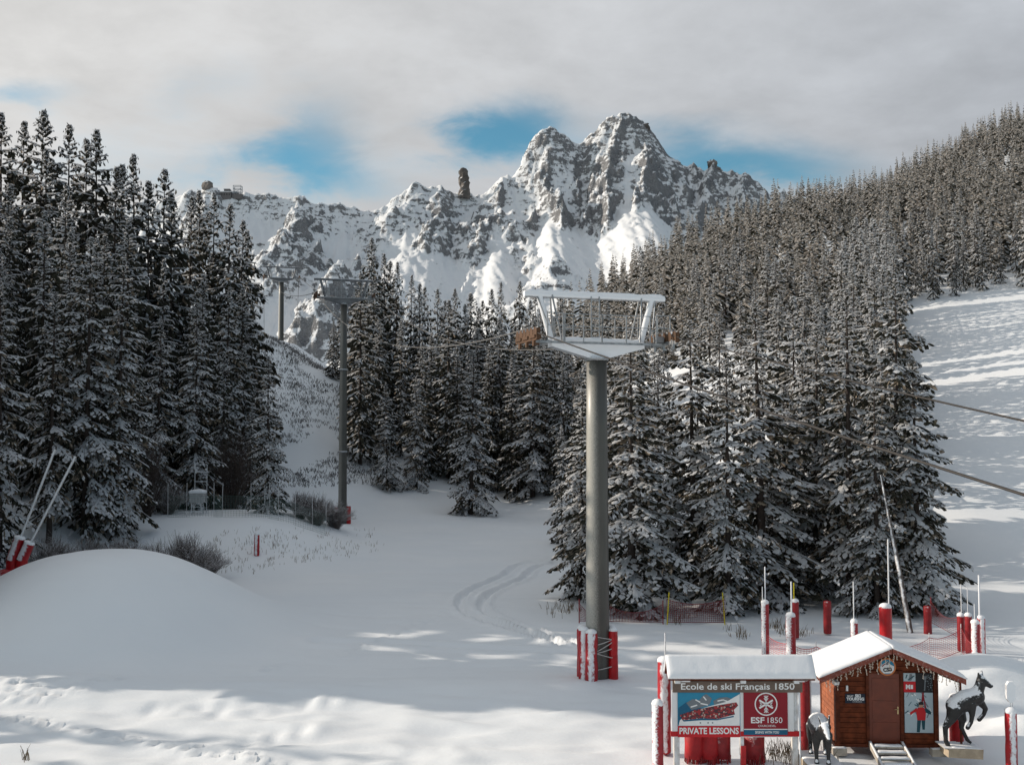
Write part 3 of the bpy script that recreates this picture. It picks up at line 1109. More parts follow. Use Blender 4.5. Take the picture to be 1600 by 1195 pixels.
        L_.add(strips(Pa, Da, side[None] * wa[:, None], 0 * sa, (1, 1.1, 0.9), (0, 0.5, 1.0)), 0)
        ks = rg.random(4) < sb * 1.2
        if ks.any():
            Pk = Pa[ks]
            Pk[:, 2] += 0.3 * bw
            L_.add(pads(Pk, Da[ks], side[None] * (wa[ks] * rg.uniform(1.0, 1.9, ks.sum()))[:, None], 0 * sa[ks], bw * rg.uniform(0.6, 1.2, ks.sum()), (0.7, 1.0, 0.7), (0, 0.5, 1.0)), 2)
    # leader
    k = 10
    zz = Ht * np.linspace(0.94, 1.0, k)
    a = rg.uniform(0, 6.28, k)
    P = np.stack([0 * zz, 0 * zz, zz], 1)
    Dv = np.stack([np.cos(a), np.sin(a), np.full(k, 1.2)], 1) * 0.18
    L_.add(strips(P, Dv, np.stack([-np.sin(a), np.cos(a), 0 * a], 1) * bw * 0.6, 0 * a, (0.8, 1, 0.2), (0, 0.5, 1)), 0)
    return L_.arrays()


def spruce_far(seed, Ht, R, nb, snow=0.6):
    rg = np.random.default_rng(seed)
    L_ = Leafy()
    t = (1 - (1 - np.sort((np.arange(nb) + rg.random(nb)) / nb)) ** 1.25) * 0.985
    az_ = np.arange(nb) * 2.399963 + rg.normal(0, 0.4, nb)
    L = R * ((1 - t) ** 0.85 + 0.03) * rg.uniform(0.7, 1.15, nb)
    out_ = np.stack([np.cos(az_), np.sin(az_), 0 * az_], 1)
    side = np.stack([-np.sin(az_), np.cos(az_), 0 * az_], 1)
    e = np.interp(t, (0, 0.4, 0.8, 1.0), (-0.45, -0.25, 0.0, 0.8)) + rg.normal(0, 0.1, nb)
    P = np.stack([0 * t, 0 * t, t * Ht], 1)
    Dv = out_ * L[:, None]
    Dv[:, 2] = L * np.sin(e)
    L_.add(strips(P, Dv, side * (L * 0.34)[:, None], L * 0.30, (0.35, 1.0, 0.12), (0, 0.6, 1.0)), np.where(rg.random(nb) < 0.55, 1, 0))
    hang = np.stack([0 * t, 0 * t, -np.ones(nb)], 1) * (L * 0.16 + 0.1)[:, None]
    L_.add(strips(P + hang * 0.6, Dv * 0.96, hang, L * 0.30, (0.5, 1.0, 0.2), (0, 0.6, 1.0)), np.where(rg.random(nb) < 0.60, 1, 0))
    keep = rg.random(nb) < snow
    a = rg.uniform(0.25, 0.55, nb)
    Pk = P + Dv * a[:, None]
    Pk[:, 2] += 0.08 - 0.30 * L * a * a
    D2 = Dv * rg.uniform(0.3, 0.5, nb)[:, None]
    D2[:, 2] -= 0.30 * L * (((a + 0.4) ** 2) - a ** 2) * 0.9
    rot = rg.uniform(-0.5, 0.5, nb)
    D2 = D2 + side * (L * rot * 0.4)[:, None]
    L_.add(pads(Pk[keep], D2[keep], (side * (L * rg.uniform(0.12, 0.24, nb))[:, None])[keep], 0 * a[keep], 0.10 + 0.05 * L[keep], (0.5, 1.0, 0.3), (0, 0.55, 1.0)), 2)
    return L_.arrays()


TREE_MATS = [M_NEEDLE, M_FROST, M_TSNOW]


def trunk_mesh(Ht, r):
    r = r * 0.8
    mb = MB()
    zs = np.linspace(-1.2, Ht * 0.99, 9)
    n = 8
    vs, fs = [], []
    for i, z in enumerate(zs):
        t = max(0.0, z / Ht)
        rr = r * (1 - t) ** 0.9 + 0.012 + (0.35 * r if z <= 0 else 0)
        for k in range(n):
            vs.append((rr * math.cos(2 * PI * k / n), rr * math.sin(2 * PI * k / n), z))
    for i in range(len(zs) - 1):
        for k in range(n):
            fs.append((i * n + k, i * n + (k + 1) % n, (i + 1) * n + (k + 1) % n, (i + 1) * n + k))
    return mesh_np('trunk', vs, fs, [M_BARK], None, True)


TREES = {}
BASE_H = 20.0


def tree_kind(key, arr, r=0.26):
    V, F, M = arr
    TREES[key] = (mesh_np('crown', V, F, TREE_MATS, M), trunk_mesh(BASE_H, r))


# near ones, full sprays
PN = (1.2, 2.6)
QN = (0.5, 1.0)
tree_kind('n0', spruce(11, BASE_H, 3.4, 118, 0.16, 0.060, 0.85, 0.36, 0.36, 0.05, 0.30, 0.20, 2.4, PN, QN))
tree_kind('n1', spruce(12, BASE_H, 3.1, 112, 0.16, 0.060, 0.95, 0.36, 0.40, 0.03, 0.30, 0.20, 2.4, PN, QN))
tree_kind('n2', spruce(13, BASE_H, 3.7, 104, 0.16, 0.062, 0.78, 0.36, 0.32, 0.07, 0.40, 0.20, 2.4, PN, QN))
tree_kind('n3', spruce(14, BASE_H, 3.2, 112, 0.16, 0.060, 0.82, 0.36, 0.42, 0.04, 0.30, 0.20, 2.4, PN, QN))
tree_kind('n4', spruce(15, BASE_H, 2.8, 92, 0.16, 0.060, 0.88, 0.36, 0.34, 0.14, 0.45, 0.20, 2.4, PN, QN))
# middle distance: dark woods, then the rimed ones of the sunny hill
for k_ in range(6):
    tree_kind('m%d' % k_, spruce(21 + k_, BASE_H, (3.2, 2.8, 3.5, 2.7, 3.0, 3.3)[k_], (132, 118, 138, 114, 126, 110)[k_], 0.26, 0.095, 0.56 + 0.04 * k_, 0.14, 0.34, 0.04, 0.34, 0.34, 2.2, (0.7, 1.6), (0.4, 0.8), 0.68, 0.30), 0.22)
TREE_MATS = [M_NEEDLE, M_RIME, M_TSNOW]
for k_ in range(5):
    tree_kind('e%d' % k_, spruce(51 + k_, BASE_H, (3.2, 2.9, 3.5, 2.8, 3.1)[k_], (112, 100, 118, 96, 105)[k_], 0.26, 0.095, 0.62, 0.45, 0.34, 0.04, 0.34, 0.34, 2.0, (0.9, 2.0), (0.4, 0.9), 0.70, 0.5), 0.22)
# far
for k_ in range(5):
    tree_kind('f%d' % k_, spruce(31 + k_, BASE_H, (3.5, 3.0, 3.7, 2.9, 3.3)[k_], 78, 0.48, 0.17, 0.62, 0.42, 0.30, 0.03, 0.34, 0.62, 1.8, (0.8, 1.7), (0.4, 0.8), 0.72, 0.5), 0.2)
print('tree tris', {k: len(v[0].polygons) * 2 for k, v in TREES.items()})

RG = random.Random(5)
FAR_ARR = [spruce_far(41 + k_, BASE_H, (3.4, 3.0, 3.7, 2.9)[k_], 52, 0.85) for k_ in range(4)]


def plant(x, y, Ht, kind, label, group, wide=1.0, lean=0.0, z=None, name='spruce_tree'):
    z = H1(x, y) if z is None else z
    crown, trunk = TREES[kind]
    r = thing(name, label, 'tree', (x, y, z - 0.1), RG.uniform(0, 6.28), group)
    s = Ht / BASE_H
    r.scale = (s * wide, s * wide, s)
    if lean:
        r.rotation_euler = (lean * RG.uniform(-1, 1), lean * RG.uniform(-1, 1), r.rotation_euler[2])
    link('trunk', trunk, r)
    link('crown', crown, r)
    return r


TAKEN = []


def by_top(px, ptop, Yd, kind, label, group=None, wide=1.0, lean=0.0):
    p = at(px, ptop, Yd)
    zb = H1(p[0], p[1])
    TAKEN.append((p[0], p[1]))
    return plant(p[0], p[1], p[2] - zb, kind, label, group, wide * min(1.25, max(0.75, 20.0 / max(6.0, p[2] - zb))) ** 0.5, lean or 0.02)


GL = 'spruces on the dark western slope'
GM = 'spruces in the valley behind the piste'
GR = 'snow laden spruces beside the lift pylon'
# ---- west side, front trees
by_top(8, 440, 63, 'n1', 'snow laden spruce cut off by the left picture edge behind the tilted red pads', GL, 1.05)
by_top(140, 372, 73, 'n0', 'big pale snow caked spruce rising behind the smooth snow mound', GL, 1.10)
by_top(186, 402, 75, 'n3', 'snow caked spruce touching the pale big one, just right of it', GL, 1.1)
by_top(84, 455, 70, 'n4', 'dark narrow spruce just left of the big pale one behind the mound', GL, 1.0)
by_top(310, 474, 90, 'n3', 'spruce with heavy drooping snowy boughs right behind the small white box', GL, 1.0)
by_top(248, 500, 86, 'n1', 'dusted spruce halfway between the big pale one and the white box', GL, 1.0)
by_top(352, 448, 100, 'n2', 'tall dark spruce at the right border of the western wood', GL, 0.95)
by_top(420, 556, 86, 'n1', 'lone conical spruce standing on the bank behind the red marker post', GL, 1.05)
by_top(390, 630, 96, 'm3', 'small spruce half hidden left of the lone conical one on the bank', GL, 0.8)
by_top(212, 560, 80, 'n4', 'lower spruce in front of the western wood above the bare shrubs', GL, 1.0)
# ---- west side skyline
ORD = 'first second third fourth fifth sixth seventh eighth ninth tenth eleventh twelfth thirteenth fourteenth fifteenth sixteenth seventeenth eighteenth nineteenth'.split()
for i, (a, b, Yd) in enumerate(((10, 180, 108), (36, 192, 112), (59, 174, 110), (80, 236, 104), (113, 199, 112), (134, 218, 116), (156, 206, 110), (176, 262, 104), (192, 258, 108), (219, 246, 112), (236, 282, 108),
                                (255, 266, 114), (272, 302, 110), (294, 308, 118), (318, 300, 122), (336, 302, 120), (354, 320, 118), (372, 345, 122), (386, 360, 126))):
    by_top(a, b, Yd, 'm%d' % (i % 6), 'dark spruce whose tip is the ' + ORD[i] + ' from the left on the western skyline', 'skyline spruces of the western wood', 1.15)
# ---- middle: behind the piste
by_top(736, 548, 114, 'n1', 'broad snowy spruce standing foremost in the valley wood, right at the piste edge', GM, 1.25)
by_top(832, 500, 124, 'n0', 'broad spruce with long layered boughs beside the mast of the near pylon', GM, 1.35)
by_top(606, 600, 122, 'n3', 'short snowy spruce next to the foot of the far tall pylon mast', GM, 1.1)
by_top(652, 588, 124, 'n1', 'slim spruce between the short one by the pylon foot and the foremost broad one', GM, 0.95)
by_top(700, 470, 132, 'm0', 'tall spruce behind the foremost broad one of the valley wood', GM, 1.15)
by_top(783, 498, 130, 'm2', 'dark spruce filling the gap left of the broad layered one', GM, 1.1)
by_top(581, 372, 150, 'm2', 'tallest spruce of the valley wood, its tip against the snowy mountain', GM, 1.05)
for i, (a, b, Yd) in enumerate(((604, 398, 152), (617, 410, 148), (560, 452, 152), (640, 430, 156), (655, 444, 150), (665, 448, 160), (684, 452, 158), (695, 470, 150), (712, 452, 170), (726, 476, 150), (745, 482, 165), (752, 470, 160), (768, 452, 170),
                                (785, 442, 180), (810, 440, 185), (838, 450, 180), (520, 500, 150), (534, 478, 156), (545, 560, 142), (628, 500, 138), (592, 500, 136), (672, 520, 134), (865, 520, 130), (880, 560, 122), (760, 540, 128), (716, 540, 130), (566, 540, 138), (800, 560, 126), (850, 470, 150), (872, 455, 165), (826, 470, 160))):
    by_top(a, b, Yd, 'm%d' % (i % 6), 'dark snow dusted spruce packed into the wood across the valley end', 'packed spruces of the valley wood', 1.0)
# ---- east side, front row
by_top(985, 516, 56, 'n0', 'wide snow laden spruce right behind the mast of the near pylon', GR, 1.45)
by_top(905, 610, 60, 'n3', 'snowy spruce peeping out on the left side of the near pylon mast', GR, 1.1)
by_top(1083, 500, 63, 'n2', 'sunlit spruce behind the sagging net between the two yellow poles', GR, 1.3)
by_top(1188, 472, 58, 'n1', 'tall snow laden spruce right of the yellow poles with pale tip', GR, 1.45)
by_top(1135, 560, 56, 'n3', 'lower dark spruce between the two yellow poles', GR, 1.2)
by_top(1268, 508, 62, 'n0', 'spruce between the pale tipped tall one and the pair above the hut', GR, 1.2)
by_top(1322, 452, 58, 'n4', 'thin ragged spruce left of the tallest one above the hut', GR, 1.25)
by_top(1394, 436, 57, 'n2', 'tallest ragged spruce above the hut, beside the open piste', GR, 1.15)
by_top(1430, 560, 56, 'n3', 'lower spruce leaning out over the open piste at the end of the row', GR, 1.3)
by_top(1365, 590, 55, 'n1', 'lower snowy spruce directly above the hut ridge with the leaning dead trunk', GR, 1.1)
by_top(1225, 600, 61, 'n2', 'lower spruce above the row of red padded posts left of the hut', GR, 1.2)
by_top(1030, 560, 66, 'n3', 'shaded spruce in the gap behind the wide one at the pylon', GR, 1.2)


# ---- fillers
def scatter(n, xr, yr, ok, gap, seed):
    rg = random.Random(seed)
    res = []
    tries = 0
    while len(res) < n and tries < n * 60:
        tries += 1
        x = rg.uniform(*xr)
        y = rg.uniform(*yr)
        if not ok(x, y):
            continue
        if any((x - a) ** 2 + (y - b) ** 2 < gap * gap for a, b in TAKEN):
            continue
        TAKEN.append((x, y))
        res.append((x, y))
    return res


def inview(x, y, m=0.5):
    return abs(x) < m * y


valley = scatter(16, (-24, 9), (122, 158), lambda x, y: x > -0.155 * y and x < 0.055 * y, 2.6, 41)
for i, (x, y) in enumerate(valley):
    plant(x, y, RG.uniform(16, 24), 'm%d' % (i % 6), 'dark snow dusted spruce packed into the wood across the valley end', 'packed spruces of the valley wood', RG.uniform(1.0, 1.2))
west = scatter(46, (-62, -20), (74, 118), lambda x, y: x < -0.255 * y and inview(x, y, 0.53) and not (x > -0.36 * y and y < 96), 2.6, 1)
for i, (x, y) in enumerate(west):
    plant(x, y, RG.uniform(15, 25) * (1.0 if y > 90 else 0.85), 'm%d' % (i % 6), 'dark spruce deep inside the western wood, between its front row and its skyline', 'inner spruces of the western wood', RG.uniform(0.85, 1.1))
border = scatter(84, (20, 78), (68, 202), lambda x, y: 0.375 * y - 8 < x < 0.375 * y, 1.8, 12)
for i, (x, y) in enumerate(border):
    plant(x, y, RG.uniform(14, 20), ('e%d' if y < 150 else 'f%d') % (i % 4), 'spruce along the piste side of the eastern hillside wood, behind the front row', 'spruces bordering the piste', RG.uniform(0.95, 1.2))
east = scatter(52, (2, 70), (66, 205), lambda x, y: 0.045 * y < x < 0.345 * y and y > 74, 4.0, 2)
for i, (x, y) in enumerate(east):
    plant(x, y, RG.uniform(10, 16), ('e%d' if y < 140 else 'f%d') % (i % 4), 'snow dusted spruce on the hillside just above the front row beside the pylon', 'spruces above the front row on the eastern hill', RG.uniform(1.0, 1.25))
edge_ = scatter(24, (70, 125), (198, 214), lambda x, y: x > 0.36 * y and inview(x, y, 0.53), 3.4, 3)
for i, (x, y) in enumerate(edge_):
    plant(x, y, RG.uniform(9, 17), 'f%d' % (i % 5), 'sunlit spruce along the forest edge at the top of the open piste', 'spruces lining the top of the piste', RG.uniform(0.95, 1.15))


def far_ok(x, y):
    yc = 255 + 0.80 * min(max(x, 0), 260)
    if y > yc + 22 or not inview(x, y, 0.54) or x < -0.01 * y:
        return False
    if y < 214 and x > 0.33 * y:
        return False
    # small clearings
    for cx_, cy_, r_ in ((78, 245, 7), (168, 350, 9), (196, 362, 8)):
        if (x - cx_) ** 2 + ((y - cy_) * 0.8) ** 2 < r_ * r_:
            return False
    return True


far1 = scatter(20, (0, 150), (170, 262), far_ok, 4.4, 4)
for i, (x, y) in enumerate(far1):
    plant(x, y, RG.uniform(9, 15), 'f%d' % (i % 5), 'grey brown snow dusted spruce in the forest covering the eastern hillside', 'spruces of the eastern hillside forest', RG.uniform(1.05, 1.3))


def forest(name, spots, hr, label, mats=None):
    mats = mats or TREE_MATS
    V, F, M = [], [], []
    n = 0
    rg = random.Random(9)
    for sp_ in spots:
        x, y = sp_[:2]
        v, f, m = FAR_ARR[rg.randrange(4)]
        s = (sp_[2] if len(sp_) > 2 else rg.uniform(*hr)) / BASE_H
        w = s * rg.uniform(0.95, 1.25)
        a = rg.uniform(0, 6.28)
        c, s_ = math.cos(a), math.sin(a)
        z = H1(x, y)
        V.append(np.stack([x + w * (v[:, 0] * c - v[:, 1] * s_), y + w * (v[:, 0] * s_ + v[:, 1] * c), z + s * v[:, 2]], 1))
        F.append(f + n)
        M.append(m)
        n += len(v)
    me_ = mesh_np(name, np.concatenate(V), np.concatenate(F), mats, np.concatenate(M))
    return tag(link(name, me_), label, 'forest', kind='stuff')


far2 = scatter(1050, (0, 250), (172, 480), far_ok, 3.2, 6)
forest('forest', far2, (8.5, 15), 'distant snow dusted spruce forest rising to the ridge of the eastern hill')
# wood on the west slope beyond the picture edge: its shade lies over the piste
offw = scatter(260, (-135, -27), (45, 150), lambda x, y: x < -0.58 * y and y > 45.5 + 0.15 * (-x - 20), 2.8, 7)
offw = [(-x_, 43.0 + 0.14 * (x_ - 20), 20.0 + 3.5 * math.sin(x_ * 3.1) ** 2) for x_ in np.arange(26.5, 52, 1.8)] + [(-x_, 46.6 + 0.15 * (x_ - 20), 21.0 + 4.0 * math.sin(x_ * 2.3) ** 2) for x_ in np.arange(29.5, 60, 2.0)] + [(-x_, 46.4 + 0.14 * (x_ - 20)) for x_ in np.arange(50.5, 110, 2.6)] + offw + [(-48.0, 40.3), (-64.0, 44.3), (-76.0, 40.8), (-58.0, 39.0)]
forest('forest', [p_ if len(p_) > 2 else (p_[0], p_[1], (18.5 + 6 * ((i_ * 0.618) % 1)) if p_[0] > -82 else 16.0) for i_, p_ in enumerate(offw)], (17, 24), 'dense spruce wood continuing on the western slope past the left picture edge')

# leaning dead trunk over the hut
mb = MB()
a_, b_ = ground(1424, 990), at(1376, 742, 53.2)
mb.tube([a_ - np.array((0, 0, 0.3)), a_ * 0.6 + b_ * 0.4, b_], [0.15, 0.12, 0.05], 8)
for k_ in range(14):
    t_ = RG.uniform(0.25, 0.95)
    c_ = a_ * (1 - t_) + b_ * t_
    q_ = c_ + np.array((RG.uniform(-1, 1), RG.uniform(-0.6, 0.6), RG.uniform(-0.5, 0.25))) * 0.8
    mb.tube([c_, q_], [0.03, 0.008], 4)
tag(mb.build('dead_trunk', M_BARKW), 'bare frosted tree trunk leaning against the spruces above the hut', 'trunk')

# ================================================================ chairlift pylons and cables
HEAD_YAW = math.atan2(0.305, 0.952)


def wheel(mb, c, r, w):
    n = 14
    prof = ((r * 0.55, -w / 2), (r, -w / 2), (r * 0.86, 0), (r, w / 2), (r * 0.55, w / 2))
    vs = []
    for (rr, xx) in prof:
        for k in range(n):
            a = 2 * PI * k / n
            vs.append((c[0] + xx, c[1] + rr * math.cos(a), c[2] + rr * math.sin(a)))
    fs = []
    for i in range(len(prof) - 1):
        for k in range(n):
            fs.append((i * n + k, (i + 1) * n + k, (i + 1) * n + (k + 1) % n, i * n + (k + 1) % n))
    fs.append(tuple(range(n)))
    fs.append(tuple((len(prof) - 1) * n + k for k in range(n - 1, -1, -1)))
    mb.poly(vs, fs)


def pylon(base, top_z, label, rb=0.47, rt=0.40, pads=None, frosted=True, collars=(), gm=None):
    t = thing('lift_pylon', label, 'pylon', tuple(base), HEAD_YAW, 'chairlift pylons')
    Hm = top_z - base[2]
    gm = gm or M_GANTRY
    mb = MB()
    n = 22
    vs, fs = [], []
    zs = np.linspace(-1.0, Hm, 6)
    for z in zs:
        r = rb + (rt - rb) * max(0, z) / Hm
        for k in range(n):
            vs.append((r * math.cos(2 * PI * (k + 0.5) / n), r * math.sin(2 * PI * (k + 0.5) / n), z))
    for i in range(len(zs) - 1):
        for k in range(n):
            fs.append((i * n + k, i * n + (k + 1) % n, (i + 1) * n + (k + 1) % n, (i + 1) * n + k))
    fs.append(tuple((len(zs) - 1) * n + k for k in range(n)))
    mb.poly(vs, fs, True)
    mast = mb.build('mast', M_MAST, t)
    for cz in collars:
        mb = MB()
        mb.lathe([(rb * 0.9, -0.08), (rb * 1.12, -0.06), (rb * 1.12, 0.06), (rb * 0.9, 0.08)], 16, (0, 0, cz))
        mb.build('collar', M_STEEL, mast)
    mb = MB()
    mb.lathe([(rt, -0.02), (rt * 1.2, 0.0), (rt * 1.2, 0.09), (rt, 0.1)], 16, (0, 0, Hm))
    for k in range(10):
        a = 2 * PI * k / 10
        mb.lathe([(0.035, 0), (0.035, 0.16)], 6, (rt * 1.1 * math.cos(a), rt * 1.1 * math.sin(a), Hm - 0.03))
    mb.build('flange', M_STEEL, mast)
    z0 = Hm + 0.09
    # cross arm: wedge with a beam on top
    mb = MB()
    mb.prism([(-0.47, z0), (0.47, z0), (1.95, z0 + 0.40), (1.95, z0 + 0.62), (-1.95, z0 + 0.62), (-1.95, z0 + 0.40)], -0.26, 0.26)
    arm = mb.build('cross_arm', gm, t)
    mb = MB()
    mb.box((0, 0, z0 + 0.60), (5.5, 0.20, 0.10))
    mb.box((0, -0.55, z0 + 0.54), (5.5, 0.10, 0.08))
    mb.box((0, 0.55, z0 + 0.54), (5.5, 0.10, 0.08))
    for k in range(12):
        mb.box((-2.6 + k * 0.472, 0, z0 + 0.555), (0.06, 1.2, 0.05))
    mb.build('walkway', M_STEEL, t)
    if frosted:
        mb = MB()
        mb.cap((-1.9, -0.27, z0 + 0.62), (1.9, -0.27, z0 + 0.62), (1.9, 0.27, z0 + 0.62), (-1.9, 0.27, z0 + 0.62), 0.16, 3, 30, 6, 0.1)
        mb.build('snow_layer', M_SNOW, arm)
    # gantry
    zt = z0 + 2.42
    mb = MB()
    mb.tube([(-3.02, 0, zt), (2.95, 0, zt)], 0.125, 12)
    mb.tube([(-2.4, 0, zt), (-1.9, 0, z0 + 0.62)], 0.125, 10)
    mb.tube([(2.4, 0, zt), (1.9, 0, z0 + 0.62)], 0.125, 10)
    gantry = mb.build('gantry', gm, t)
    if frosted:
        mb = MB()
        mb.cap((-3.0, -0.10, zt + 0.07), (2.93, -0.10, zt + 0.07), (2.93, 0.10, zt + 0.07), (-3.0, 0.10, zt + 0.07), 0.12, 6, 40, 5, 0.08)
        mb.build('snow_layer', M_SNOW, gantry)
    for s in (-1, 1):
        for yy in (-0.5, 0.5):
            mb = MB()
            mb.tube([(s * 1.9, yy * 0.2, zt), (s * 1.65, yy, z0 + 0.62)], 0.035, 6)
            mb.build('brace', M_STEEL, gantry)
        mb = MB()
        mb.tube([(s * 2.5, -0.1, zt - 0.1), (s * 2.2, -0.5, z0 + 1.2)], 0.025, 6)
        mb.build('brace', M_STEEL, gantry)
    mb = MB()
    for xx in (-0.17, 0.17):
        mb.bar((xx - 0.1, -0.12, z0 + 0.6), (xx - 0.1, -0.12, zt), 0.04)
    for k in range(7):
        mb.bar((-0.27, -0.12, z0 + 0.82 + k * 0.24), (0.07, -0.12, z0 + 0.82 + k * 0.24), 0.028)
    mb.build('ladder', M_STEEL, t)
    # railings: four panels each side
    for yy in (-0.56, 0.56):
        for (xa, xb, zh) in ((-2.25, -1.62, 1.08), (-1.55, 0.0, 1.05), (0.0, 2.05, 1.05), (2.32, 2.92, 1.1)):
            mb = MB()
            for f_ in (1.0, 0.55):
                mb.bar((xa, yy, z0 + 0.6 + zh * f_), (xb, yy, z0 + 0.6 + zh * f_), 0.03)
            for k in range(3 if xb - xa > 1 else 2):
                xx = xa + (xb - xa) * k / ((3 if xb - xa > 1 else 2) - 1)
                mb.bar((xx, yy, z0 + 0.55), (xx, yy, z0 + 0.6 + zh), 0.04)
            mb.build('railing', M_STEEL, t)
    # sheave trains
    for s in (-1, 1):
        xs = s * 2.9
        mb = MB()
        mb.cur = 0
        mb.bar((xs, -1.25, z0 + 0.62), (xs, 1.25, z0 + 0.62), 0.10, 0.14)
        for k in range(3):
            yy = -0.84 + k * 0.84
            mb.bar((xs + 0.07 * s, yy - 0.32, z0 + 0.70), (xs + 0.07 * s, yy + 0.32, z0 + 0.70), 0.05, 0.12)
            mb.bar((xs, yy, z0 + 0.35), (xs, yy, z0 + 0.74), 0.09, 0.16)
        mb.bar((xs - s * 0.5, 0, z0 + 0.55), (xs, 0, z0 + 0.62), 0.16, 0.2)
        mb.box((xs - s * 0.3, -0.2, z0 + 0.78), (0.34, 0.3, 0.22))
        tr = mb.build('sheave_train', M_RUST if s < 0 else M_STEEL, t)
        for k in range(6):
            mb = MB()
            wheel(mb, (xs, -1.05 + k * 0.42, z0 + 0.86), 0.20, 0.10)
            mb.build('sheave', M_RUST, tr)
        mb = MB()
        mb.box((xs - s * 0.02, -1.28, z0 + 0.80), (0.16, 0.04, 0.42))
        mb.build('catcher_plate', M_RUST, tr)
    # padding round the foot
    for (a, r, h, lean) in pads or ():
        mb = MB()
        R0 = rb + r * 0.72
        prof = [(r * 0.2, 0.0), (r * 0.85, 0.02), (r, 0.12), (r * 1.02, h * 0.3), (r * 0.94, h * 0.55), (r * 1.0, h * 0.8), (r * 0.96, h * 0.96), (r * 0.7, h * 1.02), (r * 0.1, h * 1.05)]
        mb.lathe(prof, 16, (0, 0, 0), 0.05, int(a * 10))
        p = mb.build('pad', M_RED if lean else M_REDCLEAN, t, (R0 * math.cos(a), R0 * math.sin(a), -0.15))
        mb = MB()
        mb.lathe([(r * 0.95, 0), (r * 0.9, 0.06), (r * 0.5, 0.13), (r * 0.1, 0.15)], 12, (0, 0, h * 0.98), 0.06, 2)
        mb.build('snow_cap', M_SNOW, p)
    if pads:
        for (z1, z2, a1, a2) in ((1.75, 1.45, -2.9, -0.3), (1.5, 0.9, -0.4, -2.8), (1.25, 1.55, -2.8, -0.3), (0.95, 1.2, -2.8, -0.35), (1.1, 0.75, -2.5, -0.5), (0.35, 0.5, -2.7, -0.4)):
            mb = MB()
            pts = []
            for k in range(9):
                a = a1 + (a2 - a1) * k / 8
                rr = rb + 0.05 + 0.16 * abs(math.sin((k / 8 - 0.5) * PI)) ** 3
                pts.append((rr * math.cos(a), rr * math.sin(a), z1 + (z2 - z1) * k / 8))
            mb.tube(pts, 0.018, 5)
            mb.build('rope', M_ROPE, t)
    return t, Hm + base[2] + 0.09


M_GREYG = snowy('weathered_gantry', (0.15, 0.155, 0.165), 0.5, 0.3, (0, -0.2, 1.0), 0.85, 0.3, 5.0, 0.2)
P1c = at(934, 1056, 40.3)
P1c[2] = H1(P1c[0], P1c[1])
P2c = at(535, 806, 104)
P2c[2] = H1(P2c[0], P2c[1])
P3c = at(439, 520, 170)
P3c[2] = H1(P3c[0], P3c[1])
t1 = at(928, 563, 40.3)[2]
t2 = at(534, 476, 104)[2]
t3 = at(439, 441, 170)[2]
pyl1, zh1 = pylon(P1c, t1, 'nearest lift pylon with thick frosted mast and red pads round its foot', pads=((PI * 1.06, 0.22, 2.05, 1), (-2.35, 0.24, 2.0, 1), (0.05, 0.20, 2.0, 0), (-0.55, 0.19, 2.0, 0), (1.6, 0.22, 2.0, 0), (2.4, 0.22, 2.0, 0)))
pyl2, zh2 = pylon(P2c, t2, 'tall lift pylon on the bank in front of the valley wood', 0.44, 0.33, ((PI * 1.04, 0.22, 1.8, 0), (-0.1, 0.24, 1.9, 0)), False, (7.2, 15.5), M_GREYG)
pyl3, zh3 = pylon(P3c, t3, 'farthest lift pylon on the crest of the open spur', 0.46, 0.40, None, False, (), M_GREYG)

axis_ = np.array((math.cos(HEAD_YAW), math.sin(HEAD_YAW), 0))
SH = 0.09 + 0.86 + 0.21


def cable(a, b, sag, r, label, mat=M_CABLE):
    mb = MB()
    n = 28
    pts = []
    for k in range(n + 1):
        s = k / n
        p = a * (1 - s) + b * s
        p = p - np.array((0, 0, sag * 4 * s * (1 - s)))
        pts.append(p)
    mb.tube(pts, r, 6)
    tag(mb.build('lift_cable', mat), label, 'cable', 'lift cables')


def headp(P, top, s):
    return np.array((P[0], P[1], top + SH)) + axis_ * 2.9 * s


nxt = {-1: at(1600, 748, 16.0), 1: at(1600, 640, 22.6)}
for s, nm in ((-1, 'lower'), (1, 'upper')):
    A = headp(P1c, t1, s)
    B = headp(P2c, t2, s)
    C = headp(P3c, t3, s)
    E = nxt[s]
    F_ = A + (E - A) * 1.9
    cable(A, F_, 0.25, 0.026, nm + ' steel cable running from the nearest pylon out of the right picture edge')
    cable(A, B, 2.6, 0.027, ('front' if s < 0 else 'rear') + ' steel cable sagging between the nearest and the tall pylon', M_CABLEL)
    cable(B, C, 1.6, 0.03, ('left' if s < 0 else 'right') + ' steel cable between the tall pylon and the farthest one')
    G = C + np.array((-14.0, 60, -22))
    cable(C, G, 0.8, 0.03, ('left' if s < 0 else 'right') + ' steel cable dropping behind the farthest pylon')


# ================================================================ hut
HUT = at(1386, 1165, 31.5)
HZ = HUT[2]
hut = thing('wooden_hut', 'small reddish wooden hut with snowy gable roof and posters beside its door', 'hut', (HUT[0], HUT[1], HZ), -0.04)
HW, HD, EAVE, PEAK = 3.05, 1.7, 2.31, 2.95
SLOPE = (PEAK - EAVE) / (HW / 2)
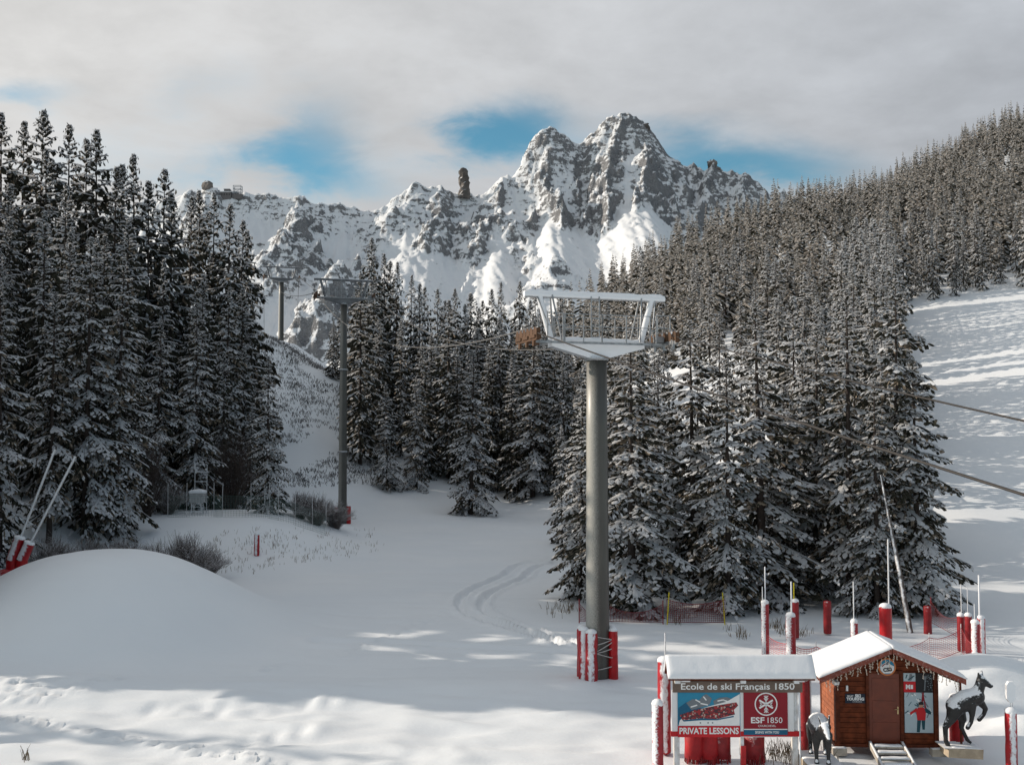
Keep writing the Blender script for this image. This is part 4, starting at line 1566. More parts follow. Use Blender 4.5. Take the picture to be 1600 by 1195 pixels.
# inner core so no light leaks between planks
mb = MB()
mb.prism([(-HW / 2 + 0.05, 0.06), (HW / 2 - 0.05, 0.06), (HW / 2 - 0.05, EAVE - 0.05), (0, PEAK - 0.08), (-HW / 2 + 0.05, EAVE - 0.05)], 0.05, HD - 0.05)
mb.build('wall_core', M_WOODT, hut)
DX0, DX1, DT = -0.53, 0.40, 2.12
PB = 0.155
k_ = 0
z_ = 0.08
while z_ < PEAK - 0.15:
    zt_ = z_ + PB - 0.012
    xm = HW / 2 - 0.02 if zt_ < EAVE else max(0.1, (PEAK - zt_) / SLOPE - 0.02)
    segs = [(-xm, DX0 - 0.08), (DX1 + 0.08, xm)] if zt_ < DT + 0.05 else [(-xm, xm)]
    for (xa, xb) in segs:
        if xb - xa > 0.05:
            mb = MB()
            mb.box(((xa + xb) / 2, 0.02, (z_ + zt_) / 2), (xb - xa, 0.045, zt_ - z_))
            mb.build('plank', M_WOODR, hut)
    if zt_ < EAVE:
        for sx in (-1, 1):
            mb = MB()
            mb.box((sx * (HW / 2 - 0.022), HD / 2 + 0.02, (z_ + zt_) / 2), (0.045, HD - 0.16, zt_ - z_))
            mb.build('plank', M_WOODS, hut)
        mb = MB()
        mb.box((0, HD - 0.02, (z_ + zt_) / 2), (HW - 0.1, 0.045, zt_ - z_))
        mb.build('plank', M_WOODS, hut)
    z_ += PB
for sx in (-1, 1):
    for yy in (0.0, HD):
        mb = MB()
        mb.box((sx * (HW / 2 - 0.05), yy, (EAVE + 0.04) / 2), (0.13, 0.12, EAVE + 0.04))
        mb.build('corner_post', M_WOODT, hut)
mb = MB()
mb.box((0, HD / 2, 0.03), (HW + 0.12, HD + 0.14, 0.10))
mb.build('sill_beam', M_WOODT, hut)
for sx, yy in ((-1, -0.1), (1, -0.1), (-1, HD), (1, HD)):
    mb = MB()
    mb.box((sx * (HW / 2 - 0.05), yy, -0.12), (0.42, 0.3, 0.22))
    mb.cap((sx * (HW / 2 - 0.05) - 0.2, yy - 0.15, -0.01), (sx * (HW / 2 - 0.05) + 0.2, yy - 0.15, -0.01), (sx * (HW / 2 - 0.05) + 0.2, yy - 0.02, -0.01), (sx * (HW / 2 - 0.05) - 0.2, yy - 0.02, -0.01), 0.04, 2, 6, 4, 0.05)
    mb.mi = [1 if i >= 6 else 0 for i in range(len(mb.mi))]
    mb.build('foundation_block', [M_WOODG, M_SNOW], hut)
# door
mb = MB()
for xx in (DX0 - 0.045, DX1 + 0.045):
    mb.box((xx, -0.02, DT / 2 + 0.06), (0.09, 0.09, DT))
mb.box(((DX0 + DX1) / 2, -0.022, DT + 0.105), (DX1 - DX0 + 0.18, 0.085, 0.09))
dfr = mb.build('door_frame', M_WOODT, hut)
mb = MB()
mb.box(((DX0 + DX1) / 2, 0.0, DT / 2 + 0.06), (DX1 - DX0 - 0.01, 0.04, DT - 0.01))
for (za, zb) in ((0.18, 0.72), (0.82, 1.36), (1.46, 2.04)):
    mb.box(((DX0 + DX1) / 2, -0.026, (za + zb) / 2), (DX1 - DX0 - 0.2, 0.014, zb - za))
door = mb.build('door', plain('door_wood', (0.15, 0.030, 0.012), 0.4, var=0.15, scale=3.0), hut)
mb = MB()
mb.box((DX1 - 0.07, -0.03, 1.08), (0.035, 0.02, 0.22))
mb.tube([(DX1 - 0.07, -0.03, 1.12), (DX1 - 0.07, -0.08, 1.12), (DX1 - 0.18, -0.08, 1.12)], 0.012, 6)
mb.build('handle', plain('brass', (0.55, 0.42, 0.22), 0.35, 0.7), door)
# roof
OV, OF, OB = 0.62, 0.60, 0.12
EX = HW / 2 + OV
ez = EAVE - OV * SLOPE + 0.02
roof_o = None
for sx in (-1, 1):
    mb = MB()
    th = 0.09
    mb.prism([(0, PEAK + 0.02), (sx * EX, ez), (sx * EX, ez + th), (0, PEAK + 0.02 + th)] if sx > 0 else [(sx * EX, ez), (0, PEAK + 0.02), (0, PEAK + 0.02 + th), (sx * EX, ez + th)], -OF, HD + OB)
    ro = mb.build('roof', M_WOODT, hut)
    mb = MB()
    mb.prism([(sx * 0.01, PEAK - 0.05), (sx * (EX + 0.01), ez - 0.07), (sx * (EX + 0.01), ez + th + 0.01), (sx * 0.01, PEAK + th + 0.03)], -OF - 0.03, -OF - 0.004)
    mb.build('barge_board', snowy('frosted_board_%d' % sx, (0.20, 0.05, 0.03), 0.7, 0, (0, -0.7, 0.7), 0.92, 0.45, 16.0, 0.2), ro)
    mb = MB()
    zp = PEAK + 0.02 + th + 0.004
    q = [(sx * (EX + 0.04), -OF - 0.05, ez + th + 0.004), (sx * -0.012, -OF - 0.05, zp), (sx * -0.012, HD + OB, zp), (sx * (EX + 0.04), HD + OB, ez + th + 0.004)]
    if sx > 0:
        q = [q[1], q[0], q[3], q[2]]
    mb.cap(*q, 0.10, 4 + sx, 34, 18, 0.10, 0.08, 0.008)
    mb.build('snow_layer', M_SNOW, ro)
    for k in range(9):
        xx = sx * (EX - 0.06)
        mb = MB()
        yy = -OF + 0.25 + k * (HD + OF + OB - 0.5) / 8
        mb.bar((sx * (HW / 2 - 0.05), yy, EAVE - 0.04), (xx, yy, ez - 0.045), 0.07, 0.09)
        mb.build('rafter', M_WOODT, ro)
mb = MB()
mb.tube([(EX - 0.12, -OF + 0.1, ez - 0.02), (EX - 0.12, -OF + 0.1, 0.15)], 0.035, 6)
mb.build('downpipe', M_WOODT, hut)
# icicle light string
rgs = random.Random(3)
for k in range(34):
    u = -1 + 2 * (k + 0.5) / 34
    xx = u * (EX - 0.12)
    zt_ = PEAK - abs(xx) * SLOPE + 0.0
    Ls = rgs.choice((0.14, 0.24, 0.36, 0.30, 0.42)) * rgs.uniform(0.8, 1.2)
    mb = MB()
    pts = []
    px_ = xx
    for j in range(6):
        pts.append((px_, -OF + 0.06 + rgs.uniform(-0.01, 0.01), zt_ - Ls * j / 5))
        px_ += rgs.uniform(-0.018, 0.018)
    mb.tube(pts, 0.0065, 4)
    for p in pts[1:]:
        for q in range(2):
            mb.box((p[0] + rgs.uniform(-0.025, 0.025), p[1], p[2] + rgs.uniform(-0.03, 0.03)), (0.016, 0.016, 0.026))
    mb.build('light_strand', M_BULB, hut)
mb = MB()
mb.box((-HW / 2 - 0.02, -0.12, 1.92), (0.16, 0.14, 0.10), (0.3, 0, 0.3))
mb.build('floodlight', M_WHITE, hut)
mb = MB()
mb.box((-HW / 2 + 0.34, -0.03, 1.73), (0.06, 0.05, 0.16))
mb.build('switch_box', M_WHITE, hut)


# flat prints ------------------------------------------------------------
def ink(name, col, rough=0.5):
    return plain('ink_' + name, col, rough, var=0.03, spec=0.3)


I_NAVY = ink('navy', (0.012, 0.018, 0.035))
I_WHITE = ink('white', (0.75, 0.75, 0.74))
I_RED = ink('red', (0.52, 0.012, 0.018))
I_DRED = ink('deep_red', (0.235, 0.006, 0.016))
I_BLUE = ink('blue', (0.006, 0.10, 0.19))
I_SKY = ink('sky_blue', (0.02, 0.22, 0.36))
I_TEAL = ink('teal', (0.008, 0.06, 0.08))
I_PALE = ink('pale_blue', (0.40, 0.48, 0.52))
I_GREY = ink('grey', (0.16, 0.18, 0.20))
I_BLACK = ink('black', (0.012, 0.012, 0.014))
I_ORANGE = ink('orange', (0.55, 0.16, 0.04))
I_SKIN = ink('skin', (0.45, 0.25, 0.17))


def flat(parent, name, pts, y, mat, th=0.004):
    """thin printed shape: pts in (x, z), face at y"""
    mb = MB()
    mb.prism(pts, y, y + th)
    return mb.build(name, mat, parent)


def rect(x0, x1, z0, z1):
    return [(x0, z0), (x1, z0), (x1, z1), (x0, z1)]


def disc(cx, cz, r, n=28, sx=1.0):
    return [(cx + sx * r * math.cos(2 * PI * k / n), cz + r * math.sin(2 * PI * k / n)) for k in range(n)]


def ring(parent, name, cx, cz, r0, r1, y, mat, th=0.004, n=32):
    mb = MB()
    for k in range(n):
        a, b = 2 * PI * k / n, 2 * PI * (k + 1) / n
        mb.prism([(cx + r0 * math.cos(a), cz + r0 * math.sin(a)), (cx + r1 * math.cos(a), cz + r1 * math.sin(a)), (cx + r1 * math.cos(b), cz + r1 * math.sin(b)), (cx + r0 * math.cos(b), cz + r0 * math.sin(b))], y, y + th)
    return mb.build(name, mat, parent)


def bar2(cx, cz, L, w, ang):
    c, s = math.cos(ang), math.sin(ang)
    return [(cx + c * a - s * b, cz + s * a + c * b) for a, b in ((-L / 2, -w / 2), (L / 2, -w / 2), (L / 2, w / 2), (-L / 2, w / 2))]


# ski touring plaque
pl = flat(hut, 'touring_plaque', rect(-1.24, -0.64, 1.28, 1.56), -0.030, I_NAVY, 0.02)
text_mesh('MILLET', 0.06, I_WHITE, pl, (-1.09, -0.034, 1.495), bold=0.002)
text_mesh('SKI', 0.125, I_WHITE, pl, (-0.86, -0.034, 1.50), bold=0.007)
text_mesh('TOURING', 0.115, I_WHITE, pl, (-0.94, -0.034, 1.405), bold=0.006, width=0.53)
text_mesh('COURCHEVEL', 0.045, I_WHITE, pl, (-0.88, -0.034, 1.325))
# poster stack right of the door
PX0, PX1 = 0.53, 1.38
ZA, ZB, ZC = 0.42, 1.62, 2.20
po = flat(hut, 'skier_poster', rect(PX0, PX1, ZA, ZB), -0.040, I_PALE, 0.03)
rgp = random.Random(8)
for k in range(26):
    cx_, cz_ = rgp.uniform(PX0 + 0.05, PX1 - 0.05), rgp.uniform(0.95, 1.58)
    flat(po, 'printed_branch', bar2(cx_, cz_, rgp.uniform(0.08, 0.22), rgp.uniform(0.015, 0.04), rgp.uniform(-1.2, 1.2)), -0.042 - 0.00004 * k, (I_WHITE, I_GREY, I_TEAL)[k % 3], 0.001)
flat(po, 'printed_snow', [(PX0 + 0.01, ZA + 0.01), (PX1 - 0.01, ZA + 0.01), (PX1 - 0.01, 0.80), (1.05, 0.92), (0.8, 0.86), (PX0 + 0.01, 1.0)], -0.0445, I_PALE, 0.001)
y_ = -0.0462
flat(po, 'printed_ski', bar2(1.06, 1.38, 0.50, 0.05, 1.45), y_, I_DRED, 0.001)
flat(po, 'printed_ski', bar2(1.12, 1.36, 0.48, 0.04, 1.75), y_ - 0.0013, I_DRED, 0.001)
flat(po, 'printed_leg', [(0.88, 0.44), (0.97, 0.44), (1.02, 0.85), (0.90, 0.85)], y_ - 0.0026, I_TEAL, 0.001)
flat(po, 'printed_leg', [(1.05, 0.52), (1.12, 0.52), (1.14, 0.85), (1.02, 0.85)], y_ - 0.0026, I_TEAL, 0.001)
flat(po, 'printed_jacket', [(0.90, 0.80), (1.14, 0.80), (1.17, 1.10), (1.10, 1.18), (0.93, 1.18), (0.87, 1.08)], y_ - 0.0040, I_RED, 0.001)
flat(po, 'printed_sleeve', [(0.88, 1.16), (0.93, 1.08), (0.80, 1.02), (0.70, 0.95), (0.68, 1.02)], y_ - 0.0053, I_RED, 0.001)
flat(po, 'printed_sleeve', [(1.12, 1.14), (1.18, 1.16), (1.33, 1.04), (1.30, 0.97), (1.15, 1.03)], y_ - 0.0053, I_TEAL, 0.001)
flat(po, 'printed_face', disc(1.02, 1.24, 0.065, 14), y_ - 0.0066, I_SKIN, 0.001)
flat(po, 'printed_helmet', [(0.94, 1.26), (1.10, 1.26), (1.09, 1.33), (1.02, 1.36), (0.95, 1.33)], y_ - 0.0079, I_BLACK, 0.001)
up = flat(hut, 'brand_panel', rect(PX0 + 0.35, PX1, ZB + 0.01, ZC), -0.040, I_BLACK, 0.03)
flat(up, 'printed_figure', bar2(1.15, 1.88, 0.40, 0.035, 1.5), -0.0425, I_GREY, 0.001)
flat(up, 'printed_figure', disc(1.14, 2.06, 0.06, 10), -0.0438, I_GREY, 0.001)
for k in range(40):
    flat(up, 'printed_flake', disc(rgp.uniform(1.18, 1.37), rgp.uniform(1.66, 2.16), rgp.uniform(0.004, 0.012), 6), -0.0425, I_PALE, 0.0008)
rp = flat(hut, 'brand_panel', rect(PX0 - 0.02, PX0 + 0.34, ZB + 0.01, 1.95), -0.043, I_RED, 0.03)
text_mesh('M', 0.17, I_WHITE, rp, (PX0 + 0.11, -0.0475, 1.785), bold=0.012)
text_mesh('ll', 0.15, I_WHITE, rp, (PX0 + 0.225, -0.0475, 1.785), bold=0.010)
tp = flat(hut, 'brand_panel', rect(PX0 - 0.02, PX0 + 0.34, 1.955, ZC), -0.040, I_PALE, 0.03)
flat(tp, 'printed_figure', [(0.66, 1.98), (0.74, 1.97), (0.80, 2.08), (0.76, 2.18), (0.70, 2.18)], -0.0425, I_GREY, 0.001)
flat(tp, 'printed_figure', bar2(0.74, 2.06, 0.24, 0.03, 0.6), -0.0438, I_TEAL, 0.001)
flat(tp, 'printed_figure', bar2(0.60, 2.10, 0.12, 0.03, 1.2), -0.0438, I_TEAL, 0.001)
# round club sign
cs = flat(hut, 'round_club_sign', disc(0.0, 2.40, 0.265, 36), -0.12, I_ORANGE, 0.05)
flat(cs, 'printed_field', disc(0.0, 2.40, 0.22, 32), -0.1225, I_SKY, 0.002)
flat(cs, 'printed_peak', [(-0.21, 2.40), (-0.10, 2.50), (0.02, 2.58), (0.10, 2.47), (0.21, 2.42), (0.20, 2.30), (0.12, 2.215), (-0.1, 2.205), (-0.19, 2.30)], -0.125, I_WHITE, 0.002)
flat(cs, 'printed_rock', [(-0.06, 2.47), (0.02, 2.575), (0.07, 2.51), (0.02, 2.46)], -0.1275, I_GREY, 0.002)
flat(cs, 'printed_rock', bar2(-0.11, 2.45, 0.12, 0.03, 0.7), -0.1275, I_DRED, 0.002)
text_mesh('CSB', 0.15, I_BLACK, cs, (0.01, -0.1285, 2.315), rot=(PI / 2, -0.12, 0), bold=0.008)

# steps in front of the door
sl = thing('wooden_steps', 'snowy open wooden steps leading up to the hut door', 'steps', (HUT[0] - 0.07, HUT[1] - 0.10, HZ), -0.04)
st_top, st_len, st_drop = 0.12, 1.55, 0.42
for sx in (-0.48, 0.48):
    mb = MB()
    mb.bar((sx, 0, st_top - 0.03), (sx, -st_len, st_top - st_drop - 0.05), 0.07, 0.15)
    s1 = mb.build('stringer', M_WOODG, sl)
    mb = MB()
    mb.cap((sx - 0.035, -st_len, st_top - st_drop + 0.03), (sx + 0.035, -st_len, st_top - st_drop + 0.03), (sx + 0.035, 0, st_top + 0.05), (sx - 0.035, 0, st_top + 0.05), 0.035, 3, 3, 20, 0.03)
    mb.build('snow_layer', M_SNOW, s1)
for k in range(5):
    f_ = (k + 0.5) / 5
    mb = MB()
    zc_ = st_top - st_drop * f_ - 0.02
    mb.box((0, -st_len * f_, zc_), (0.89, 0.2, 0.045))
    s1 = mb.build('tread', M_WOODG, sl)
    mb = MB()
    mb.cap((-0.42, -st_len * f_ - 0.095, zc_ + 0.024), (0.42, -st_len * f_ - 0.095, zc_ + 0.024), (0.42, -st_len * f_ + 0.095, zc_ + 0.024), (-0.42, -st_len * f_ + 0.095, zc_ + 0.024), 0.05, k, 14, 5, 0.05)
    mb.build('snow_layer', M_SNOW, s1)

# ================================================================ ski school sign board
SG = at(1150, 1190, 30.35)
SG[2] = 0.0
sg = thing('ski_school_sign', 'ski school notice board with snowy roof, brown header and two red posters', 'sign', (SG[0], SG[1], 0.0))


def S(px, py):
    """board coordinates (x, z) of a photo pixel on the board's face"""
    p = at(px, py, SG[1])
    return p[0] - SG[0], p[2]


def srect(x0, x1, y0, y1):
    a = S(x0, y1)
    b = S(x1, y0)
    return rect(a[0], b[0], a[1], b[1])


xl, xr, xm_ = S(1058, 1150)[0], S(1243, 1150)[0], S(1160, 1150)[0]
zhead = S(1150, 1062)[1]
for xx, w_ in ((xl, 0.16), (xr, 0.17)):
    mb = MB()
    mb.box((xx, 0.12, zhead / 2 - 0.15), (w_, 0.16, zhead + 0.42))
    mb.build('post', M_WOODW, sg)
mb = MB()
mb.box((xm_, 0.1, 1.5), (0.10, 0.12, 2.2))
mb.build('post', M_WOODW, sg)
mb = MB()
mb.box((xm_ + 0.03, 0.06, 0.25), (0.14, 0.14, 0.9))
mb.build('post', M_REDCLEAN, sg)
mb = MB()
mb.tube([(xr + 0.13, 0.0, -0.1), (xr + 0.13, 0.0, zhead + 0.1)], 0.025, 6)
mb.build('steel_tube', M_POLEW, sg)
hd = flat(sg, 'header_board', srect(1051, 1253, 1063, 1080.5), -0.06, M_HEADER, 0.08)
hx, hz = S(1152, 1071.5)
text_mesh('Ecole de ski Français 1850', 0.26, I_WHITE, hd, (hx, -0.065, hz), bold=0.004, width=S(1241, 1071)[0] - S(1064, 1071)[0])
bp = flat(sg, 'back_panel', srect(1050, 1240, 1078, 1151), 0.0, M_WHITE, 0.05)
flat(sg, 'bottom_rail', srect(1048, 1256, 1142, 1150), -0.006, I_RED, 0.04)
p1 = flat(sg, 'lesson_poster', srect(1059, 1156, 1081, 1150.5), -0.030, I_SKY, 0.022)


def crowd_mat():
    m, t, b = new_mat('crowd_print')
    tcn = t.add('ShaderNodeTexCoord')
    v = t.add('ShaderNodeTexVoronoi', feature='F1')
    t.put(v.inputs['Vector'], tcn.outputs['Object'])
    v.inputs['Scale'].default_value = 26.0
    sepc = t.add('ShaderNodeSeparateColor')
    t.l.new(v.outputs['Color'], sepc.inputs[0])
    c = t.mix(t.step(sepc.outputs[0], 0.45, 0.55), (0.30, 0.01, 0.015), (0.05, 0.01, 0.02))
    c = t.mix(t.step(sepc.outputs[1], 0.88, 0.92), c, (0.45, 0.35, 0.30))
    t.put(b.inputs['Base Color'], c)
    b.inputs['Roughness'].default_value = 0.5
    return m


def sp_(pts):
    return [S(*p) for p in pts]


y_ = -0.0325
flat(p1, 'printed_hill', sp_([(1059.5, 1105), (1072, 1096), (1085, 1100), (1100, 1108), (1100, 1132), (1059.5, 1132)]), y_, I_BLUE, 0.0015)
flat(p1, 'printed_mountain', sp_([(1072, 1097), (1082, 1091), (1092, 1093), (1098, 1086), (1103, 1083), (1108, 1087), (1112, 1090), (1108, 1100), (1095, 1104), (1080, 1108)]), y_ - 0.002, I_GREY, 0.0015)
flat(p1, 'printed_mountain', sp_([(1114, 1094), (1124, 1089), (1135, 1088), (1144, 1091), (1130, 1098), (1116, 1101)]), y_ - 0.002, I_GREY, 0.0015)
for a, b, w_, an in ((1090, 1094, 0.16, -0.5), (1101, 1090, 0.14, -0.9), (1100, 1099, 0.22, -0.2), (1084, 1102, 0.2, 0.3), (1126, 1093, 0.2, 0.2), (1134, 1094, 0.16, -0.3)):
    q = S(a, b)
    flat(p1, 'printed_snow', bar2(q[0], q[1], w_, 0.035, an), y_ - 0.004, I_WHITE, 0.0015)
flat(p1, 'printed_slope', sp_([(1155.5, 1083), (1135, 1095), (1105, 1103), (1082, 1110), (1062, 1124), (1060, 1132.5), (1155.5, 1132.5)]), y_ - 0.006, I_WHITE, 0.0015)
flat(p1, 'printed_crowd', sp_([(1062, 1116), (1085, 1108), (1120, 1101), (1150, 1096), (1153, 1101), (1146, 1108), (1148, 1115), (1120, 1122), (1095, 1121), (1066, 1124)]), y_ - 0.008, crowd_mat(), 0.0015)
flat(p1, 'printed_shade', sp_([(1066, 1124), (1095, 1121), (1120, 1122), (1146, 1117), (1146, 1119), (1120, 1124), (1095, 1124), (1068, 1126)]), y_ - 0.010, I_BLUE, 0.0015)
for a in (1094, 1106, 1113):
    q = S(a, 1128)
    flat(p1, 'printed_mark', disc(q[0], q[1], 0.022, 8), y_ - 0.010, I_GREY, 0.0015)
pb = flat(p1, 'title_band', srect(1059, 1156, 1133, 1150.5), y_ - 0.006, I_RED, 0.004)
q = S(1107.5, 1141)
text_mesh('PRIVATE LESSONS', 0.25, I_WHITE, pb, (q[0], y_ - 0.0115, q[1]), bold=0.007, width=S(1154, 1141)[0] - S(1061.5, 1141)[0])
p2 = flat(sg, 'school_poster', srect(1162, 1230, 1079.5, 1147), -0.032, I_DRED, 0.022)
lw = S(1231, 1147)[0] - S(1162, 1147)[0]
q0 = S(1196.5, 1099)
y_ = -0.0355
ring(p2, 'printed_ring', q0[0], q0[1], 0.300, 0.335, y_, I_WHITE, 0.003)
for an in (PI / 2, PI / 6 + 0.0, -PI / 6):
    flat(p2, 'printed_ray', bar2(q0[0], q0[1], 0.46 if an != PI / 2 else 0.50, 0.05 if an != PI / 2 else 0.03, an), y_ - 0.001 * (1 + abs(an)), I_WHITE, 0.003)
for sgn in (1, -1):
    for an0 in (PI / 2, -PI / 2):
        for r_ in (0.10, 0.17):
            for dv in (0.6, -0.6):
                cx_ = q0[0] + math.cos(an0) * r_ + math.cos(an0 + dv) * 0.035 * sgn * 0 + math.sin(dv) * 0.05
                cz_ = q0[1] + math.sin(an0) * r_ + math.sin(an0) * 0.03
                if sgn > 0:
                    flat(p2, 'printed_barb', bar2(cx_, cz_, 0.11, 0.022, math.pi / 2 - dv * (1 if an0 > 0 else -1)), y_ - 0.006, I_WHITE, 0.003)
for sx in (-1, 1):
    for sz in (-1, 1):
        flat(p2, 'printed_barb', bar2(q0[0] + sx * 0.15, q0[1] + sz * 0.015, 0.10, 0.022, sz * sx * 0.9), y_ - 0.0075, I_WHITE, 0.003)
q = S(1183.5, 1124.5)
text_mesh('ESF', 0.235, I_WHITE, p2, (q[0], y_, q[1]), bold=0.006, width=S(1194, 1124)[0] - S(1173, 1124)[0])
q = S(1210.5, 1124.5)
text_mesh('1850', 0.235, I_WHITE, p2, (q[0], y_, q[1]), width=S(1222, 1124)[0] - S(1199, 1124)[0])
q = S(1198, 1133)
text_mesh('COURCHEVEL', 0.085, I_WHITE, p2, (q[0], y_, q[1]), width=S(1211, 0)[0] - S(1184, 0)[0])
flat(p2, 'white_line', srect(1162, 1230, 1137.5, 1139), y_ - 0.0012, I_WHITE, 0.003)
bb = flat(p2, 'slogan_band', srect(1162, 1230, 1139, 1147), y_ - 0.001, I_BLUE, 0.003)
q = S(1198, 1143)
text_mesh('SKIING WITH YOU', 0.10, I_WHITE, bb, (q[0], y_ - 0.004, q[1]), bold=0.002, width=S(1216, 0)[0] - S(1180, 0)[0])
# roof of the board
za = S(1150, 1057)[1]
rx0, rx1 = S(1043, 1057)[0], S(1270, 1057)[0]
yf, yr, yk = -0.24, 0.18, 0.60
zr = at(1150, 1025, SG[1] + yr)[2]
for nm, ya, yb in (('front', yf, yr), ('back', yk, yr)):
    mb = MB()
    mb.poly([(rx0, ya, za), (rx1, ya, za), (rx1, yb, zr), (rx0, yb, zr), (rx0, ya, za - 0.05), (rx1, ya, za - 0.05), (rx1, yb, zr - 0.05), (rx0, yb, zr - 0.05)],
            [(0, 1, 2, 3), (7, 6, 5, 4), (4, 5, 1, 0), (5, 6, 2, 1), (6, 7, 3, 2), (7, 4, 0, 3)])
    ro = mb.build('roof', M_WOODT, sg)
    mb = MB()
    q = [(rx0 - 0.03, ya - 0.03 * (1 if nm == 'front' else -1), za + 0.004), (rx1 + 0.03, ya - 0.03 * (1 if nm == 'front' else -1), za + 0.004), (rx1 + 0.03, yb, zr + 0.004), (rx0 - 0.03, yb, zr + 0.004)]
    mb.cap(*(q if nm == 'front' else [q[1], q[0], q[3], q[2]]), 0.10, 9 if nm == 'front' else 8, 46, 12, 0.10, 0.06, 0.008)
    mb.build('snow_layer', M_SNOW, ro)
for xx in (rx0 + 0.06, rx1 - 0.06):
    mb = MB()
    mb.poly([(xx, yf + 0.05, za - 0.03), (xx, yk - 0.05, za - 0.03), (xx, yr, zr - 0.07), (xx + 0.04, yf + 0.05, za - 0.03), (xx + 0.04, yk - 0.05, za - 0.03), (xx + 0.04, yr, zr - 0.07)],
            [(0, 1, 2), (5, 4, 3), (0, 3, 4, 1), (1, 4, 5, 2), (2, 5, 3, 0)])
    mb.build('gable_board', I_DRED, sg)
for xx in (xl, xm_, xr):
    mb = MB()
    mb.bar((xx, -0.19, za - 0.10), (xx, 0.55, za - 0.10), 0.16, 0.10)
    mb.build('bearer', M_WOODW, sg)
for a in (1095, 1171):
    q = S(a, 1061)
    mb = MB()
    mb.box((q[0], -0.03, q[1] + 0.03), (0.03, 0.03, 0.14))
    mb.build('hanger', M_RUBBER, sg)
for xx in (S(1062, 0)[0], S(1235, 0)[0]):
    mb = MB()
    mb.cap((xx - 0.14, -0.15, zhead - 0.02), (xx + 0.14, -0.15, zhead - 0.02), (xx + 0.14, 0.1, zhead - 0.02), (xx - 0.14, 0.1, zhead - 0.02), 0.09, 3, 8, 5, 0.08)
    mb.build('snow_lump', M_SNOW, sg)


# ================================================================ padded posts
def post(px, ptop, pbot, Yd, r, mat, label, rods=(), segs=1, tilt=0.0, cap=True, group='red padded posts', zb=None, tilty=0.0):
    b = at(px, pbot, Yd)
    tpt = at(px, ptop, Yd)
    z0 = min(b[2], H1(b[0], b[1]) + 0.05) if zb is None else zb
    h = tpt[2] - z0
    t = thing('padded_post', label, 'post', (b[0], b[1], z0), 0.0, group)
    t.rotation_euler = (tilty, tilt, 0)
    for k in range(segs):
        h0, h1 = h * k / segs, h * (k + 1) / segs - (0.02 if segs > 1 else 0)
        mb = MB()
        hh = h1 - h0
        prof = [(r * 0.3, 0), (r * 0.93, 0.015), (r, 0.07)] + [(r * (1 + 0.02 * math.sin(j * 2.1 + px)), 0.07 + (hh - 0.15) * j / 6) for j in range(1, 6)] + [(r, hh - 0.08), (r * 0.9, hh - 0.02), (r * 0.4, hh)]
        mb.lathe(prof, 16, (0, 0, h0), 0.018, int(px) + k)
        mb.build('pad', mat, t)
    if cap:
        mb = MB()
        mb.lathe([(r * 0.98, -0.05), (r * 1.0, 0.0), (r * 0.9, 0.06), (r * 0.55, 0.11), (r * 0.1, 0.13)], 14, (0, 0, h - 0.02), 0.05, int(px) + 7)
        mb.build('snow_cap', M_SNOW, t)
    for (rx, rtop, rr, m_) in rods:
        p = at(rx, rtop, Yd)
        mb = MB()
        mb.tube([(p[0] - b[0], -0.02, h * 0.5), (p[0] - b[0], -0.02, p[2] - z0)], rr, 6)
        mb.build('pole', m_, t)
    return t


post(1028, 1097, 1196, 30.0, 0.165, M_REDSNOW, 'snow plastered red padded post in front of the notice board on its left')
post(1038, 1030, 1112, 31.6, 0.20, M_RED, 'tall red padded post half hidden behind the left end of the notice board roof', ((1039, 988, 0.022, M_POLE),))
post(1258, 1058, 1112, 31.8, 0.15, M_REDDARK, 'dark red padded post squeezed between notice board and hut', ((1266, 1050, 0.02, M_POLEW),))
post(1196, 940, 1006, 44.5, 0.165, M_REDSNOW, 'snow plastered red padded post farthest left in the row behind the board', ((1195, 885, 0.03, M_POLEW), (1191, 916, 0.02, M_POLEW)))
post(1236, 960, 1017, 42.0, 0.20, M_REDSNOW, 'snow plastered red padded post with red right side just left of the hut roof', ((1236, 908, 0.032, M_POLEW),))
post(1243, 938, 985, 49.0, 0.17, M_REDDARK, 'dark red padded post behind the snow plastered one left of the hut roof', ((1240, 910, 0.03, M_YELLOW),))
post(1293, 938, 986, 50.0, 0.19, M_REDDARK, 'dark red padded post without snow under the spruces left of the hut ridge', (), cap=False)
post(1335, 970, 1000, 38.0, 0.13, M_REDSNOW, 'short white plastered post with thin rod above the left roof slope of the hut', ((1333, 908, 0.02, M_POLEW),))
post(1384, 946, 990, 40.0, 0.235, M_REDCLEAN, 'bright red padded post with tall pole right above the hut ridge', ((1387, 842, 0.035, M_POLE),))
mb = MB()
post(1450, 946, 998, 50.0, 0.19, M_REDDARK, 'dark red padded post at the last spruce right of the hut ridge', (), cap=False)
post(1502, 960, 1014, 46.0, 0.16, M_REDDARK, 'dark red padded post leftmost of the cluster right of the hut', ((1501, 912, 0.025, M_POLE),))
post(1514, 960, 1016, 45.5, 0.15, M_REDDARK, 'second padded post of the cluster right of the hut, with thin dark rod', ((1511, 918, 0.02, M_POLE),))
post(1525, 971, 1030, 41.0, 0.165, M_REDSNOW, 'foremost snow plastered padded post of the cluster right of the hut', ((1522, 943, 0.018, M_POLEW),))
post(1534, 964, 1022, 43.5, 0.16, M_RED, 'rightmost padded post of the cluster right of the hut, with tall pale pole', ((1529, 898, 0.04, M_POLEW),))
post(1495, 1088, 1166, 33.0, 0.21, M_REDCLEAN, 'bright red padded post standing behind the rearing statue')
